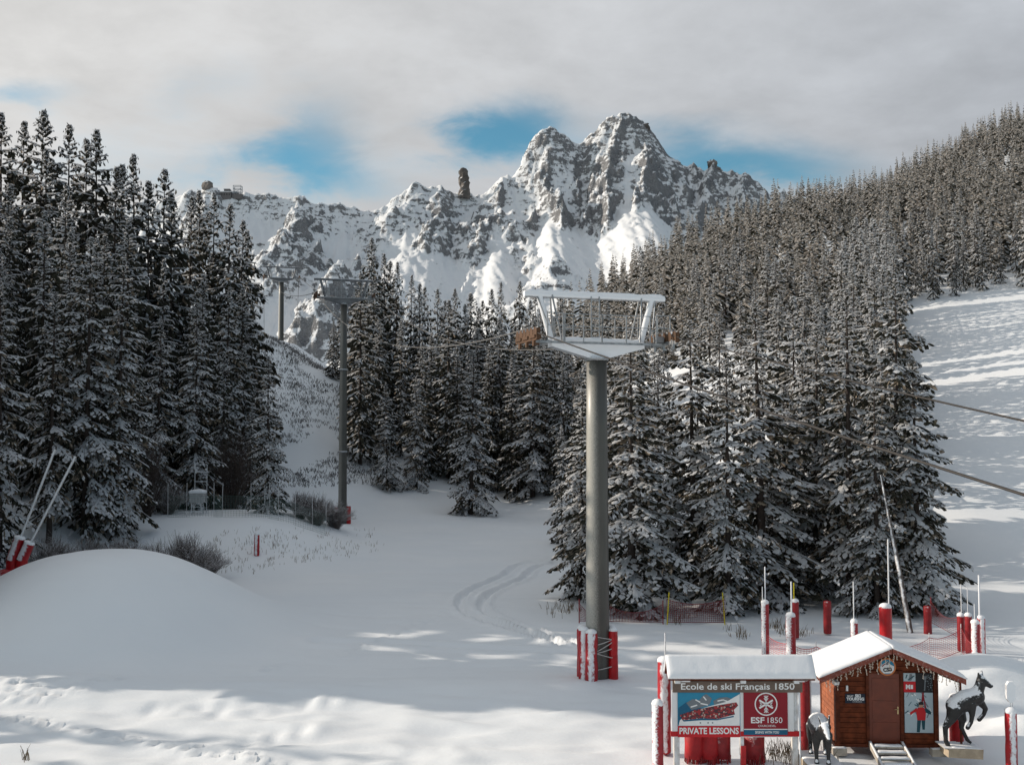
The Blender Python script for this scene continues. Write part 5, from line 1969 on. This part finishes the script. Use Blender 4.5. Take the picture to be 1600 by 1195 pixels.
# post with snow covered round sign, lower right corner
t_ = post(1581, 1109, 1200, 30.2, 0.165, M_RED, 'red padded post in the lower right corner carrying a snow covered sign')
b_ = at(1581, 1200, 30.2)
zq0 = at(1581, 1107, 30.2)[2] - t_.location[2]
zq1 = at(1581, 1064, 30.2)[2] - t_.location[2]
mb = MB()
mb.tube([(0.03, 0, zq0 - 0.4), (0.03, 0, zq0 + 0.3)], 0.03, 6)
mb.build('pole', M_POLE, t_)
mb = MB()
w_ = 0.125
mb.prism([(-w_ * 0.4, zq0 + 0.20), (w_ * 0.4, zq0 + 0.20), (w_, zq0 + 0.30), (w_, zq1 - 0.10), (w_ * 0.5, zq1), (-w_ * 0.5, zq1), (-w_, zq1 - 0.10), (-w_, zq0 + 0.30)], -0.06, 0.06)
mb.build('sign_plate', snowy('snowed_sign', (0.35, 0.35, 0.36), 0.6, 0, (-0.1, -0.9, 0.3), 0.15, 0.35, 5.0, 0.2), t_)
# tilted pads at the left edge
for i, (px, pt, pb_, rx, ry_, lab) in enumerate(((22, 838, 905, 86, 702, 'outer left of the two tilted red padded stakes behind the snow mound'), (37, 846, 905, 118, 713, 'inner right of the two tilted red padded stakes behind the snow mound'))):
    Yd = 56.0
    t = thing('padded_stake', lab, 'stake', tuple(at(px - 2, pb_ + 20, Yd)), 0.0, 'tilted padded stakes')
    o_ = np.array(t.location)
    mb = MB()
    a0, a1, a2 = at(px - 5, 925, Yd) - o_, at(px - 3, 875, Yd) - o_, at(px + 9, pt + 2, Yd) - o_
    r = 0.31
    mb.tube([a0, a1], [r, r], 14)
    mb.build('pad', M_REDCLEAN, t)
    mb = MB()
    mb.tube([a1 + np.array((0, 0, 0.02)), a2], [r * 0.98, r * 0.92], 14)
    mb.build('pad', M_RED, t)
    mb = MB()
    mb.tube([a2 - (a2 - a1) * 0.03, a2 + (a2 - a1) * 0.05, a2 + (a2 - a1) * 0.09], [r * 0.95, r * 0.9, r * 0.4], 12)
    mb.build('snow_cap', M_SNOW, t)
    mb = MB()
    mb.tube([a1, at(rx, ry_, Yd) - o_], 0.07, 8)
    mb.build('pole', M_POLEW, t)
t = thing('snowy_brush_pad', 'snow covered red bristly pad at the left edge below the tilted stakes', 'pad', tuple(at(6, 905, 55.0)))
mb = MB()
mb.lathe([(0.1, -0.9), (0.42, -0.85), (0.45, 0.2), (0.35, 0.45), (0.05, 0.55)], 16, (0, 0, 0), 0.05, 3)
mb.build('body', M_REDSNOW, t)
# marker post on the bank
g_ = ground(401, 868)
post(401, 834, 870, g_[1], 0.19, M_RED, 'single red marker post on the bank below the fence', cap=True, zb=g_[2] - 0.05)

# red bristle rolls under the board
for i, (px, pw, lab) in enumerate(((1085, 0.30, 'left red bristle mat standing under the notice board'), (1108, 0.30, 'middle red bristle mat under the private lessons poster'), (1128, 0.26, 'right red bristle mat beside the middle support of the board'),
                                   (1178, 0.33, 'dark red bristle mat standing under the school poster'))):
    b = at(px, 1192, 30.9)
    t = thing('bristle_mat', lab, 'mat', (b[0], b[1], 0.0), 0, 'red bristle mats under the board')
    mb = MB()
    rgq = random.Random(i)
    mb.lathe([(pw * 0.5, 0.25), (pw, 0.22), (pw * 0.97, 0.55), (pw * 0.98, 0.95), (pw * 0.8, 1.0)], 18, (0, 0, 0), 0.04, i)
    body = mb.build('roll', M_REDDARK if i > 1 else plain('red_mat_%d' % i, (0.36, 0.01, 0.014), 0.6), t)
    mb = MB()
    for k in range(70):
        a = rgq.uniform(0, 6.28)
        rr = pw * rgq.uniform(0.75, 1.02)
        mb.bar((rr * math.cos(a), rr * math.sin(a), 0.30), (rr * 1.04 * math.cos(a) + rgq.uniform(-0.03, 0.03), rr * 1.04 * math.sin(a), rgq.uniform(-0.02, 0.12)), 0.018)
    bo = mb.build('bristles', M_REDDARK, t)


# ================================================================ statues
def statue(name, caps, label, loc, rz, ears=(), mat=M_BRONZE, vox=0.022):
    """body from overlapping limbs fused into one surface"""
    mb = MB()
    for (a, b, ra, rb_) in caps:
        a = Vector(a)
        b = Vector(b)
        n = 12
        pts, rad = [], []
        d = (b - a)
        L = max(d.length, 1e-4)
        u = d / L
        for k in range(5):
            th = PI / 2 * k / 5
            pts.append(a - u * ra * math.cos(th))
            rad.append(max(0.004, ra * math.sin(th)))
        for k in range(5):
            pts.append(a + d * (k / 4))
            rad.append(ra + (rb_ - ra) * k / 4)
        for k in range(1, 6):
            th = PI / 2 * k / 5
            pts.append(b + u * rb_ * math.sin(th))
            rad.append(max(0.004, rb_ * math.cos(th)))
        mb.tube(pts, rad, n)
    tmp = mb.build('tmp_body', mat)
    rm = tmp.modifiers.new('r', 'REMESH')
    rm.mode = 'VOXEL'
    rm.voxel_size = vox
    smm = tmp.modifiers.new('s', 'SMOOTH')
    smm.factor = 0.5
    smm.iterations = 5
    bpy.context.view_layer.update()
    me_ = bpy.data.meshes.new_from_object(tmp.evaluated_get(bpy.context.evaluated_depsgraph_get()))
    bpy.data.objects.remove(tmp)
    me_.name = 'body'
    me_.polygons.foreach_set('use_smooth', np.ones(len(me_.polygons), bool))
    t = thing(name, label, 'statue', loc, rz)
    link('body', me_, t)
    return t


def C(cx, cy):
    return (cx - 420) / 373.0, (962 - cy) / 373.0


ST = at(1498, 1163, 30.8)


def c3(cx, cy, y=0.0):
    x, z = C(cx, cy)
    return (x, y, z)


caps = [(c3(395, 540), c3(500, 470), 0.285, 0.30), (c3(500, 470), c3(610, 430), 0.30, 0.26), (c3(610, 420), c3(655, 330), 0.22, 0.15), (c3(655, 330), c3(672, 250), 0.155, 0.13),
        (c3(672, 245), c3(770, 315), 0.13, 0.065), (c3(672, 240), c3(660, 200), 0.10, 0.07),
        # hind legs
        (c3(370, 570, -0.10), c3(330, 660, -0.13), 0.24, 0.15), (c3(330, 660, -0.13), c3(262, 760, -0.14), 0.15, 0.085), (c3(262, 760, -0.14), c3(265, 900, -0.14), 0.08, 0.065), (c3(265, 905, -0.14), c3(285, 945, -0.14), 0.07, 0.075),
        (c3(430, 590, 0.10), c3(480, 690, 0.13), 0.22, 0.13), (c3(480, 690, 0.13), c3(470, 790, 0.14), 0.11, 0.07), (c3(470, 790, 0.14), c3(530, 920, 0.14), 0.065, 0.06), (c3(530, 920, 0.14), c3(562, 945, 0.14), 0.06, 0.05),
        # front legs
        (c3(650, 470, 0.12), c3(735, 575, 0.15), 0.15, 0.075), (c3(735, 575, 0.15), c3(715, 640, 0.15), 0.072, 0.06), (c3(715, 640, 0.15), c3(665, 695, 0.15), 0.058, 0.07),
        (c3(545, 500, -0.16), c3(545, 610, -0.19), 0.15, 0.085), (c3(545, 610, -0.19), c3(535, 690, -0.19), 0.075, 0.06), (c3(535, 690, -0.19), c3(495, 752, -0.19), 0.06, 0.07),
        # ears, brow, tail
        (c3(640, 205, -0.07), c3(632, 160, -0.10), 0.045, 0.025), (c3(690, 195, 0.05), c3(690, 145, 0.08), 0.045, 0.022), (c3(765, 310), c3(785, 312), 0.06, 0.05), (c3(345, 510), c3(318, 545), 0.07, 0.04)]
statue('chamois_statue', caps, 'dark rearing animal statue dusted with snow on a wooden plinth right of the hut', tuple(ST), -0.08)
pt = thing('statue_plinth', 'low timber plinth carrying the rearing animal statue', 'plinth', tuple(ST))
mb = MB()
mb.box((0.10, 0.05, -0.17), (1.02, 0.62, 0.30), (0, 0.06, 0))
mb.build('block', M_PLINTH, pt)
mb = MB()
mb.box((-0.25, 0.0, -0.012), (0.62, 0.7, 0.03), (0, 0.02, 0))
mb.build('top_board', M_WOODG, pt)
mb = MB()
mb.cap((-0.30, -0.28, -0.008), (0.60, -0.28, -0.055), (0.60, 0.33, -0.055), (-0.30, 0.33, -0.008), 0.035, 5, 12, 8, 0.05)
mb.build('snow_layer', M_SNOW, pt)

SL = at(1284, 1187, 30.0)
caps = [((-0.06, 0.62, 0.98), (-0.04, -0.05, 0.98), 0.34, 0.33), ((-0.04, -0.05, 0.98), (-0.02, -0.42, 1.02), 0.33, 0.27), ((-0.02, -0.42, 1.05), (0.06, -0.72, 1.16), 0.22, 0.15),
        ((0.06, -0.74, 1.20), (0.13, -1.04, 0.98), 0.155, 0.085), ((0.05, -0.72, 1.22), (0.07, -0.66, 1.26), 0.15, 0.12), ((0.13, -1.02, 0.99), (0.14, -1.10, 0.95), 0.085, 0.07),
        ((-0.05, -0.66, 1.34), (-0.12, -0.64, 1.50), 0.055, 0.028), ((0.17, -0.66, 1.34), (0.20, -0.64, 1.56), 0.055, 0.028),
        ((-0.17, -0.33, 0.85), (-0.19, -0.36, 0.45), 0.17, 0.085), ((-0.19, -0.36, 0.45), (-0.18, -0.36, 0.10), 0.075, 0.06), ((-0.18, -0.36, 0.08), (-0.18, -0.42, 0.04), 0.075, 0.08),
        ((0.16, -0.33, 0.85), (0.18, -0.36, 0.45), 0.17, 0.085), ((0.18, -0.36, 0.45), (0.18, -0.36, 0.10), 0.075, 0.06), ((0.18, -0.36, 0.08), (0.18, -0.42, 0.04), 0.075, 0.08),
        ((-0.24, 0.62, 0.85), (-0.30, 0.56, 0.55), 0.22, 0.12), ((-0.30, 0.56, 0.55), (-0.30, 0.74, 0.38), 0.10, 0.075), ((-0.30, 0.74, 0.38), (-0.30, 0.66, 0.06), 0.07, 0.065), ((-0.30, 0.66, 0.06), (-0.30, 0.58, 0.04), 0.07, 0.075),
        ((0.14, 0.62, 0.85), (0.16, 0.56, 0.55), 0.22, 0.12), ((0.16, 0.56, 0.55), (0.16, 0.74, 0.38), 0.10, 0.075), ((0.16, 0.74, 0.38), (0.16, 0.66, 0.06), 0.07, 0.065), ((0.16, 0.66, 0.06), (0.16, 0.58, 0.04), 0.07, 0.075),
        ((-0.06, 0.92, 1.02), (-0.06, 1.02, 0.82), 0.06, 0.035)]
statue('chamois_statue', caps, 'dark standing animal statue with snowy back facing the viewer between board and hut', tuple(SL), -0.22).scale = (0.9, 0.9, 0.92)
pt = thing('statue_plinth', 'pale low plinth under the standing animal statue', 'plinth', tuple(SL))
mb = MB()
mb.box((0, 0.12, -0.2), (1.0, 1.7, 0.34))
mb.build('block', M_PLINTH, pt)
mb = MB()
mb.cap((-0.48, -0.7, -0.028), (0.48, -0.7, -0.028), (0.48, 0.95, -0.028), (-0.48, 0.95, -0.028), 0.04, 6, 10, 12, 0.06)
mb.build('snow_layer', M_SNOW, pt)


# ================================================================ nets and fences
def net(a, b, ha, hb, sag, nu, nv, w, mat, parent, name='netting', lift=(0.0, 0.0)):
    a = np.array(a, float)
    b = np.array(b, float)
    mb = MB()
    dn = (b - a)
    dn[2] = 0
    dn /= np.linalg.norm(dn)

    def P(u, v):
        p = a * (1 - u) + b * u
        hh = ha * (1 - u) + hb * u
        s_ = sag * 4 * u * (1 - u)
        return (p[0], p[1] + 0.04 * math.sin(u * 9 + v * 3), p[2] + lift[0] + hh * v - s_ * v)
    for i in range(nu + 1):
        u = i / nu
        for k in range(3):
            p, q = P(u, k / 3), P(u, (k + 1) / 3)
            mb.poly([(p[0] - dn[0] * w, p[1] - dn[1] * w, p[2]), (p[0] + dn[0] * w, p[1] + dn[1] * w, p[2]), (q[0] + dn[0] * w, q[1] + dn[1] * w, q[2]), (q[0] - dn[0] * w, q[1] - dn[1] * w, q[2])], [(0, 1, 2, 3)])
    for j in range(nv + 1):
        v = j / nv
        ww = w * (2.0 if j in (0, nv) else 1.0)
        for k in range(8):
            p, q = P(k / 8, v), P((k + 1) / 8, v)
            mb.poly([(p[0], p[1], p[2] - ww), (q[0], q[1], q[2] - ww), (q[0], q[1], q[2] + ww), (p[0], p[1], p[2] + ww)], [(0, 1, 2, 3)])
    return mb.build(name, mat, parent)


def fence(label, pts, height_, nu, nv, w, mat, poles, sag=0.1, cat='fence', name='safety_net', zoff=0.0, pole_r=0.02, pole_h=0.2):
    """pts: photo pixel and distance of each post foot"""
    Ps = [np.array((*at(p[0], p[1], p[2])[:2], 0)) for p in pts]
    for p in Ps:
        p[2] = H1(p[0], p[1]) + zoff
    t = thing(name, label, cat, tuple(Ps[0]))
    o = Ps[0]
    for a, b in zip(Ps[:-1], Ps[1:]):
        net(a - o, b - o, height_, height_, sag, nu, nv, w, mat, t)
    for i, p in enumerate(Ps):
        mb = MB()
        tx = poles[1] * (1 if i % 2 else -1)
        mb.tube([p - o - np.array((0, 0, 0.3)), p - o + np.array((tx, 0, height_ + pole_h))], pole_r, 6)
        mb.build('fence_pole', poles[0], t)
    return t


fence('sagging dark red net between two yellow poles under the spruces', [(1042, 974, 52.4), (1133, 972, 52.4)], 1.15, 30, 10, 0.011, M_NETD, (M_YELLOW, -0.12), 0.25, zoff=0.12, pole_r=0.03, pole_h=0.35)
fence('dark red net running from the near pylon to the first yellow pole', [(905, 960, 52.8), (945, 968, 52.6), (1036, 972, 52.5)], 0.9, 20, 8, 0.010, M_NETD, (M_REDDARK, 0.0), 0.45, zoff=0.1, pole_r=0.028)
fence('red net slung behind the left half of the hut roof', [(1196, 1006, 44.2), (1236, 1016, 42.2), (1275, 1010, 41.5), (1335, 1012, 40.5)], 1.05, 16, 11, 0.008, M_NETR, (M_POLE, 0.0), 0.18, zoff=0.15)
fence('red net slung behind the right half of the hut roof', [(1392, 1006, 41.0), (1452, 1008, 43.5), (1502, 1012, 45.6), (1526, 1024, 41.4)], 1.0, 16, 11, 0.008, M_NETR, (M_POLE, 0.0), 0.2, zoff=0.15)
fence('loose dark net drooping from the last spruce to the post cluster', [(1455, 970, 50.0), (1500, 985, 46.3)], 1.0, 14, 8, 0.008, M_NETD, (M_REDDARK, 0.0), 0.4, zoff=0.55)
fl = []
for (a, b) in ((262, 832), (291, 826), (334, 826), (347, 828), (392, 828), (420, 828), (435, 832), (461, 834), (488, 838), (509, 842)):
    fl.append((a, b, 81 + (a - 262) * 0.006))
fence('thin green net fence with grey posts on top of the bank', fl, 1.7, 10, 10, 0.006, M_NETG, (M_POLE, 0.02), 0.08, name='net_fence', pole_r=0.025, pole_h=1.0)

# feeding box on legs behind the fence
fb = at(308, 828, 84.0)
fb[2] = H1(fb[0], fb[1])
t = thing('box_on_legs', 'small whitish box with snow lid on thin legs behind the fence', 'box', tuple(fb))
mb = MB()
mb.box((0, 0, 1.35), (1.05, 0.8, 0.75), None, 1.08)
mb.build('case', plain('weathered_white', (0.42, 0.42, 0.42), 0.7), t)
mb = MB()
mb.cap((-0.62, -0.5, 1.74), (0.62, -0.5, 1.74), (0.62, 0.5, 1.74), (-0.62, 0.5, 1.74), 0.30, 3, 12, 10, 0.35)
mb.build('snow_lid', M_SNOW, t)
for sx in (-0.38, 0.38):
    for sy in (-0.28, 0.28):
        mb = MB()
        mb.bar((sx * 1.1, sy, -0.2), (sx, sy, 1.0), 0.06)
        mb.build('leg', M_POLE, t)
mb = MB()
for z_ in (0.3, 0.65):
    mb.bar((-0.42, -0.28, z_), (0.42, -0.28, z_), 0.05)
mb.build('brace', M_POLE, t)
t = thing('steel_frame', 'tall thin grey frame with cross bars standing behind the white box', 'frame', (fb[0] - 0.1, fb[1] + 1.2, H1(fb[0], fb[1] + 1.2)))
mb = MB()
for sx in (-0.5, 0.5):
    mb.bar((sx, 0, -0.3), (sx, 0, 4.0), 0.04)
for z_ in (2.6, 3.4, 4.0):
    mb.bar((-0.5, 0, z_), (0.5, 0, z_), 0.05)
mb.build('bars', M_POLE, t)


# ================================================================ shrubs, twigs, dry grass
def shrub_mesh(seed, R, Hs, nst, droop=0.2):
    rg = random.Random(seed)
    V, F = [], []

    def stick(a, b, ra, rb_):
        d = b - a
        s_ = d.cross(Vector((0, 0, 1)))
        if s_.length < 1e-4:
            s_ = Vector((1, 0, 0))
        s_.normalize()
        u = d.cross(s_).normalized()
        o = len(V)
        for p, r in ((a, ra), (b, rb_)):
            for k in range(3):
                an = 2 * PI * k / 3
                V.append(tuple(p + (s_ * math.cos(an) + u * math.sin(an)) * r))
        for k in range(3):
            F.append((o + k, o + (k + 1) % 3, o + 3 + (k + 1) % 3, o + 3 + k))

    for i in range(nst):
        az_ = rg.uniform(0, 2 * PI)
        out_ = rg.uniform(0.1, 1.0) ** 0.7
        tip = Vector((math.cos(az_) * R * out_, math.sin(az_) * R * out_, Hs * (1.05 - 0.55 * out_ ** 2) * rg.uniform(0.7, 1.1)))
        root = Vector((math.cos(az_) * R * 0.18 * rg.random(), math.sin(az_) * R * 0.18 * rg.random(), -0.1))
        mid = root.lerp(tip, 0.5) + Vector((0, 0, Hs * 0.14))
        pts = [root, root.lerp(mid, 0.6), mid, mid.lerp(tip, 0.55) + Vector((0, 0, Hs * 0.03)), tip]
        r = 0.016 + 0.012 * rg.random()
        for k in range(4):
            stick(pts[k], pts[k + 1], r * (1 - k * 0.2), r * (1 - (k + 1) * 0.2))
            for q in range(3):
                b0 = pts[k].lerp(pts[k + 1], rg.random())
                dv = (pts[k + 1] - pts[k]).normalized() * rg.uniform(0.2, 0.5) + Vector((rg.uniform(-1, 1), rg.uniform(-1, 1), rg.uniform(-0.2, 0.9))) * 0.28
                e_ = b0 + dv * (0.5 + 0.25 * Hs)
                stick(b0, e_, 0.010, 0.005)
                stick(b0.lerp(e_, 0.5), b0.lerp(e_, 0.5) + Vector((rg.uniform(-1, 1), rg.uniform(-1, 1), rg.uniform(0, 1))) * 0.16 * Hs, 0.007, 0.004)
    return V, F


SHRUB = []
for k_ in range(3):
    V_, F_2 = shrub_mesh(60 + k_, 1.6, 1.9, 130)
    SHRUB.append(mesh_np('twigs', V_, F_2, [M_TWIG]))
SHB = mesh_np('twigs', *shrub_mesh(70, 1.5, 3.0, 55), [M_TWIGB])


def shrub(px, pb_, Yd, s, k, label, group='bare shrubs', mesh=None, sz=None):
    p = at(px, pb_, Yd)
    z = H1(p[0], p[1])
    t = thing('bare_shrub', label, 'shrub', (p[0], p[1], z), RG.uniform(0, 6.28), group)
    o = link('twigs', mesh or SHRUB[k % 3], t)
    t.scale = (s, s, sz or s)


shrub(292, 885, 66.0, 1.35, 0, 'big round bare shrub at the right shoulder of the snow mound')
shrub(322, 886, 67.5, 0.95, 2, 'smaller bare shrub at the foot of the bank, right of the big round one')
shrub(248, 880, 66.5, 1.15, 1, 'bare shrub half hidden behind the crown of the snow mound on its right')
shrub(196, 872, 67.0, 1.2, 2, 'frosted bare shrub straight behind the top of the snow mound')
shrub(138, 872, 67.0, 1.2, 0, 'frosted bare shrub behind the left half of the snow mound')
shrub(80, 885, 64.0, 1.25, 1, 'dark bare shrub next to the tilted red stakes')
shrub(524, 838, 88.0, 1.0, 1, 'snowy bare shrub at the right end of the green fence')
shrub(494, 834, 86.0, 1.1, 2, 'bare shrub entangled in the right part of the green fence')
shrub(470, 832, 87.0, 0.95, 0, 'bare shrub behind the green fence near the lone conical spruce')
shrub(262, 812, 84.0, 1.1, 0, 'bare shrub left of the white box on legs')
shrub(362, 790, 92.0, 1.5, 0, 'tall brown leafless shrub between the white box and the lone conical spruce', mesh=SHB, sz=2.2)
shrub(338, 800, 94.0, 1.4, 0, 'brown leafless shrub under the heavy drooping spruce behind the white box', mesh=SHB, sz=1.8)
shrub(230, 800, 82.0, 1.3, 0, 'brown leafless shrub in the dark gap of the western wood', mesh=SHB, sz=2.0)


def tufts(name, spots, hmin, hmax, nst, mat, label, seed, spread=0.32):
    rg = np.random.default_rng(seed)
    V, F = [], []
    for (x, y) in spots:
        z = H1(x, y)
        for k in range(int(rg.integers(nst[0], nst[1]))):
            hh = rg.uniform(hmin, hmax)
            a = rg.uniform(0, 6.28)
            bx, by = x + rg.normal(0, spread * 0.6), y + rg.normal(0, spread * 0.6)
            tx, ty = bx + math.cos(a) * hh * rg.uniform(0.1, 0.7), by + math.sin(a) * hh * 0.4
            w = 0.008 + 0.007 * rg.random()
            o = len(V)
            V += [(bx - w, by, z - 0.05), (bx + w, by, z - 0.05), ((bx + tx) / 2 + w * 0.8, (by + ty) / 2, z + hh * 0.65), ((bx + tx) / 2 - w * 0.8, (by + ty) / 2, z + hh * 0.65), (tx + w * 0.3, ty, z + hh), (tx - w * 0.3, ty, z + hh)]
            F += [(o, o + 1, o + 2, o + 3), (o + 3, o + 2, o + 4, o + 5)]
    o = link(name, mesh_np(name, V, F, [mat]))
    return tag(o, label, 'grass', kind='stuff')


rgz = random.Random(12)
sp1 = []
while len(sp1) < 190:
    px, py = rgz.uniform(335, 600), rgz.uniform(828, 900)
    if py > 905 - (px - 335) * 0.16 or py < 818 + abs(px - 440) * 0.03:
        continue
    g_ = ground(px, py)
    sp1.append((g_[0], g_[1]))
tufts('grass', sp1, 0.08, 0.34, (1, 6), M_GRASS, 'dry grass stalks poking through the snow of the bank', 1)
sp2 = []
for (cx_, cy_, w_, n_) in ((1160, 996, 18, 10), (1215, 985, 22, 12), (885, 955, 22, 14), (1255, 992, 12, 6), (1215, 1185, 26, 14), (1240, 1180, 20, 8), (1060, 968, 26, 8), (1290, 1190, 12, 5), (38, 1190, 4, 2)):
    for k in range(n_):
        g_ = ground(cx_ + rgz.gauss(0, w_ * 0.5), cy_ + rgz.gauss(0, 5))
        sp2.append((g_[0], g_[1]))
tufts('grass', sp2, 0.15, 0.5, (3, 8), M_GRASS, 'dry weeds sticking out of the snow around the posts, board and pylon', 2, 0.2)
# bare scrub over the open spur
rgn = np.random.default_rng(4)
V, F = [], []
for k in range(6500):
    x = rgn.uniform(-46, -8)
    y = rgn.uniform(98, 162)
    if x > -0.125 * y or x < -0.262 * y or H1(x, y) < 3.2:
        continue
    if perlin(np.array([x / 7.0]), np.array([y / 9.0]), 55)[0] < -0.35:
        continue
    z = H1(x, y)
    for j in range(int(rgn.integers(3, 8))):
        hh = rgn.uniform(0.08, 0.42)
        a = rgn.uniform(0, 6.28)
        bx, by = x + rgn.normal(0, 0.35), y + rgn.normal(0, 0.35)
        tx, ty = bx + math.cos(a) * hh * 0.7, by + math.sin(a) * hh * 0.5
        w = 0.02 + 0.02 * rgn.random()
        o = len(V)
        V += [(bx - w, by, z - 0.05), (bx + w, by, z - 0.05), (tx + w, ty, z + hh), (tx - w, ty, z + hh)]
        F.append((o, o + 1, o + 2, o + 3))
tag(link('shrubbery', mesh_np('shrubbery', V, F, [plain('rimed_scrub', (0.17, 0.165, 0.165), 0.9, var=0.75, scale=0.8)])), 'low frosted scrub covering the open spur beside the tall pylon', 'shrubbery', kind='stuff')

# ================================================================ summit buildings on the left ridge
M_FARWALL = plain('far_wall', (0.13, 0.12, 0.12), 0.8)
M_FARSTEEL = plain('far_steel', (0.17, 0.19, 0.21), 0.6)


def on_ridge(px, py, Yd):
    p = at(px, py, Yd)
    p[2] = mz(p[0], p[1]) - 1.0
    return p


b = on_ridge(354, 300, 1640)
t = thing('summit_hut', 'small dark stepped building on the left mountain ridge', 'building', tuple(b))
mb = MB()
mb.box((0, 0, 2), (17, 11, 12))
mb.build('wall', M_FARWALL, t)
mb = MB()
mb.box((1.5, 0, 10.2), (9, 9, 4.6))
mb.build('upper_storey', M_FARWALL, t)
mb = MB()
mb.box((0, 0, 8.4), (19, 13, 0.8))
mb.build('roof', M_SNOW, t)
mb = MB()
mb.box((1.5, 0, 12.8), (10, 10, 0.7))
mb.build('upper_roof', M_FARSTEEL, t)
for k in range(4):
    mb = MB()
    mb.box((-6 + k * 4, -5.52, 4.0), (2.2, 0.12, 2.0))
    mb.build('window', M_RUBBER, t)
b = on_ridge(371.5, 299, 1642)
t = thing('summit_station', 'open steel lift station frame on the left mountain ridge', 'station', tuple(b))
mb = MB()
mb.box((0, 0, 1.2), (16, 10, 8))
mb.build('base', M_FARWALL, t)
for sx in (-6.2, 6.2):
    for sy in (-4, 4):
        mb = MB()
        mb.bar((sx, sy, 5), (sx, sy, 19), 0.8)
        mb.build('column', M_FARSTEEL, t)
for z_ in (9, 14, 19):
    mb = MB()
    mb.bar((-6.6, -4, z_), (6.6, -4, z_), 0.7)
    mb.bar((-6.6, 4, z_), (6.6, 4, z_), 0.7)
    mb.build('beam', M_FARSTEEL, t)
mb = MB()
mb.bar((-6.2, -4, 5), (6.2, -4, 14), 0.5)
mb.bar((6.2, -4, 5), (-6.2, -4, 14), 0.5)
mb.build('brace', M_FARSTEEL, t)
b = on_ridge(324, 290, 1640)
t = thing('ridge_boulder', 'dark rocky knob at the left end of the mountain ridge', 'rock', tuple(b))
mb = MB()
mb.lathe([(2, -6), (9, -5), (9.5, 2), (8, 6), (4, 9), (0.5, 10)], 11, (0, 0, 0), 0.12, 8, False)
mb.build('stone', M_NEEDLEROCK, t)
b = on_ridge(403, 300, 1660)
t = thing('snow_fence', 'long low avalanche barrier fading into cloud on the left ridge', 'barrier', tuple(b))
mb = MB()
mb.box((0, 0, 1.2), (34, 2.0, 6.0), (0, 0.05, 0))
mb.build('panel', M_FARSTEEL, t)
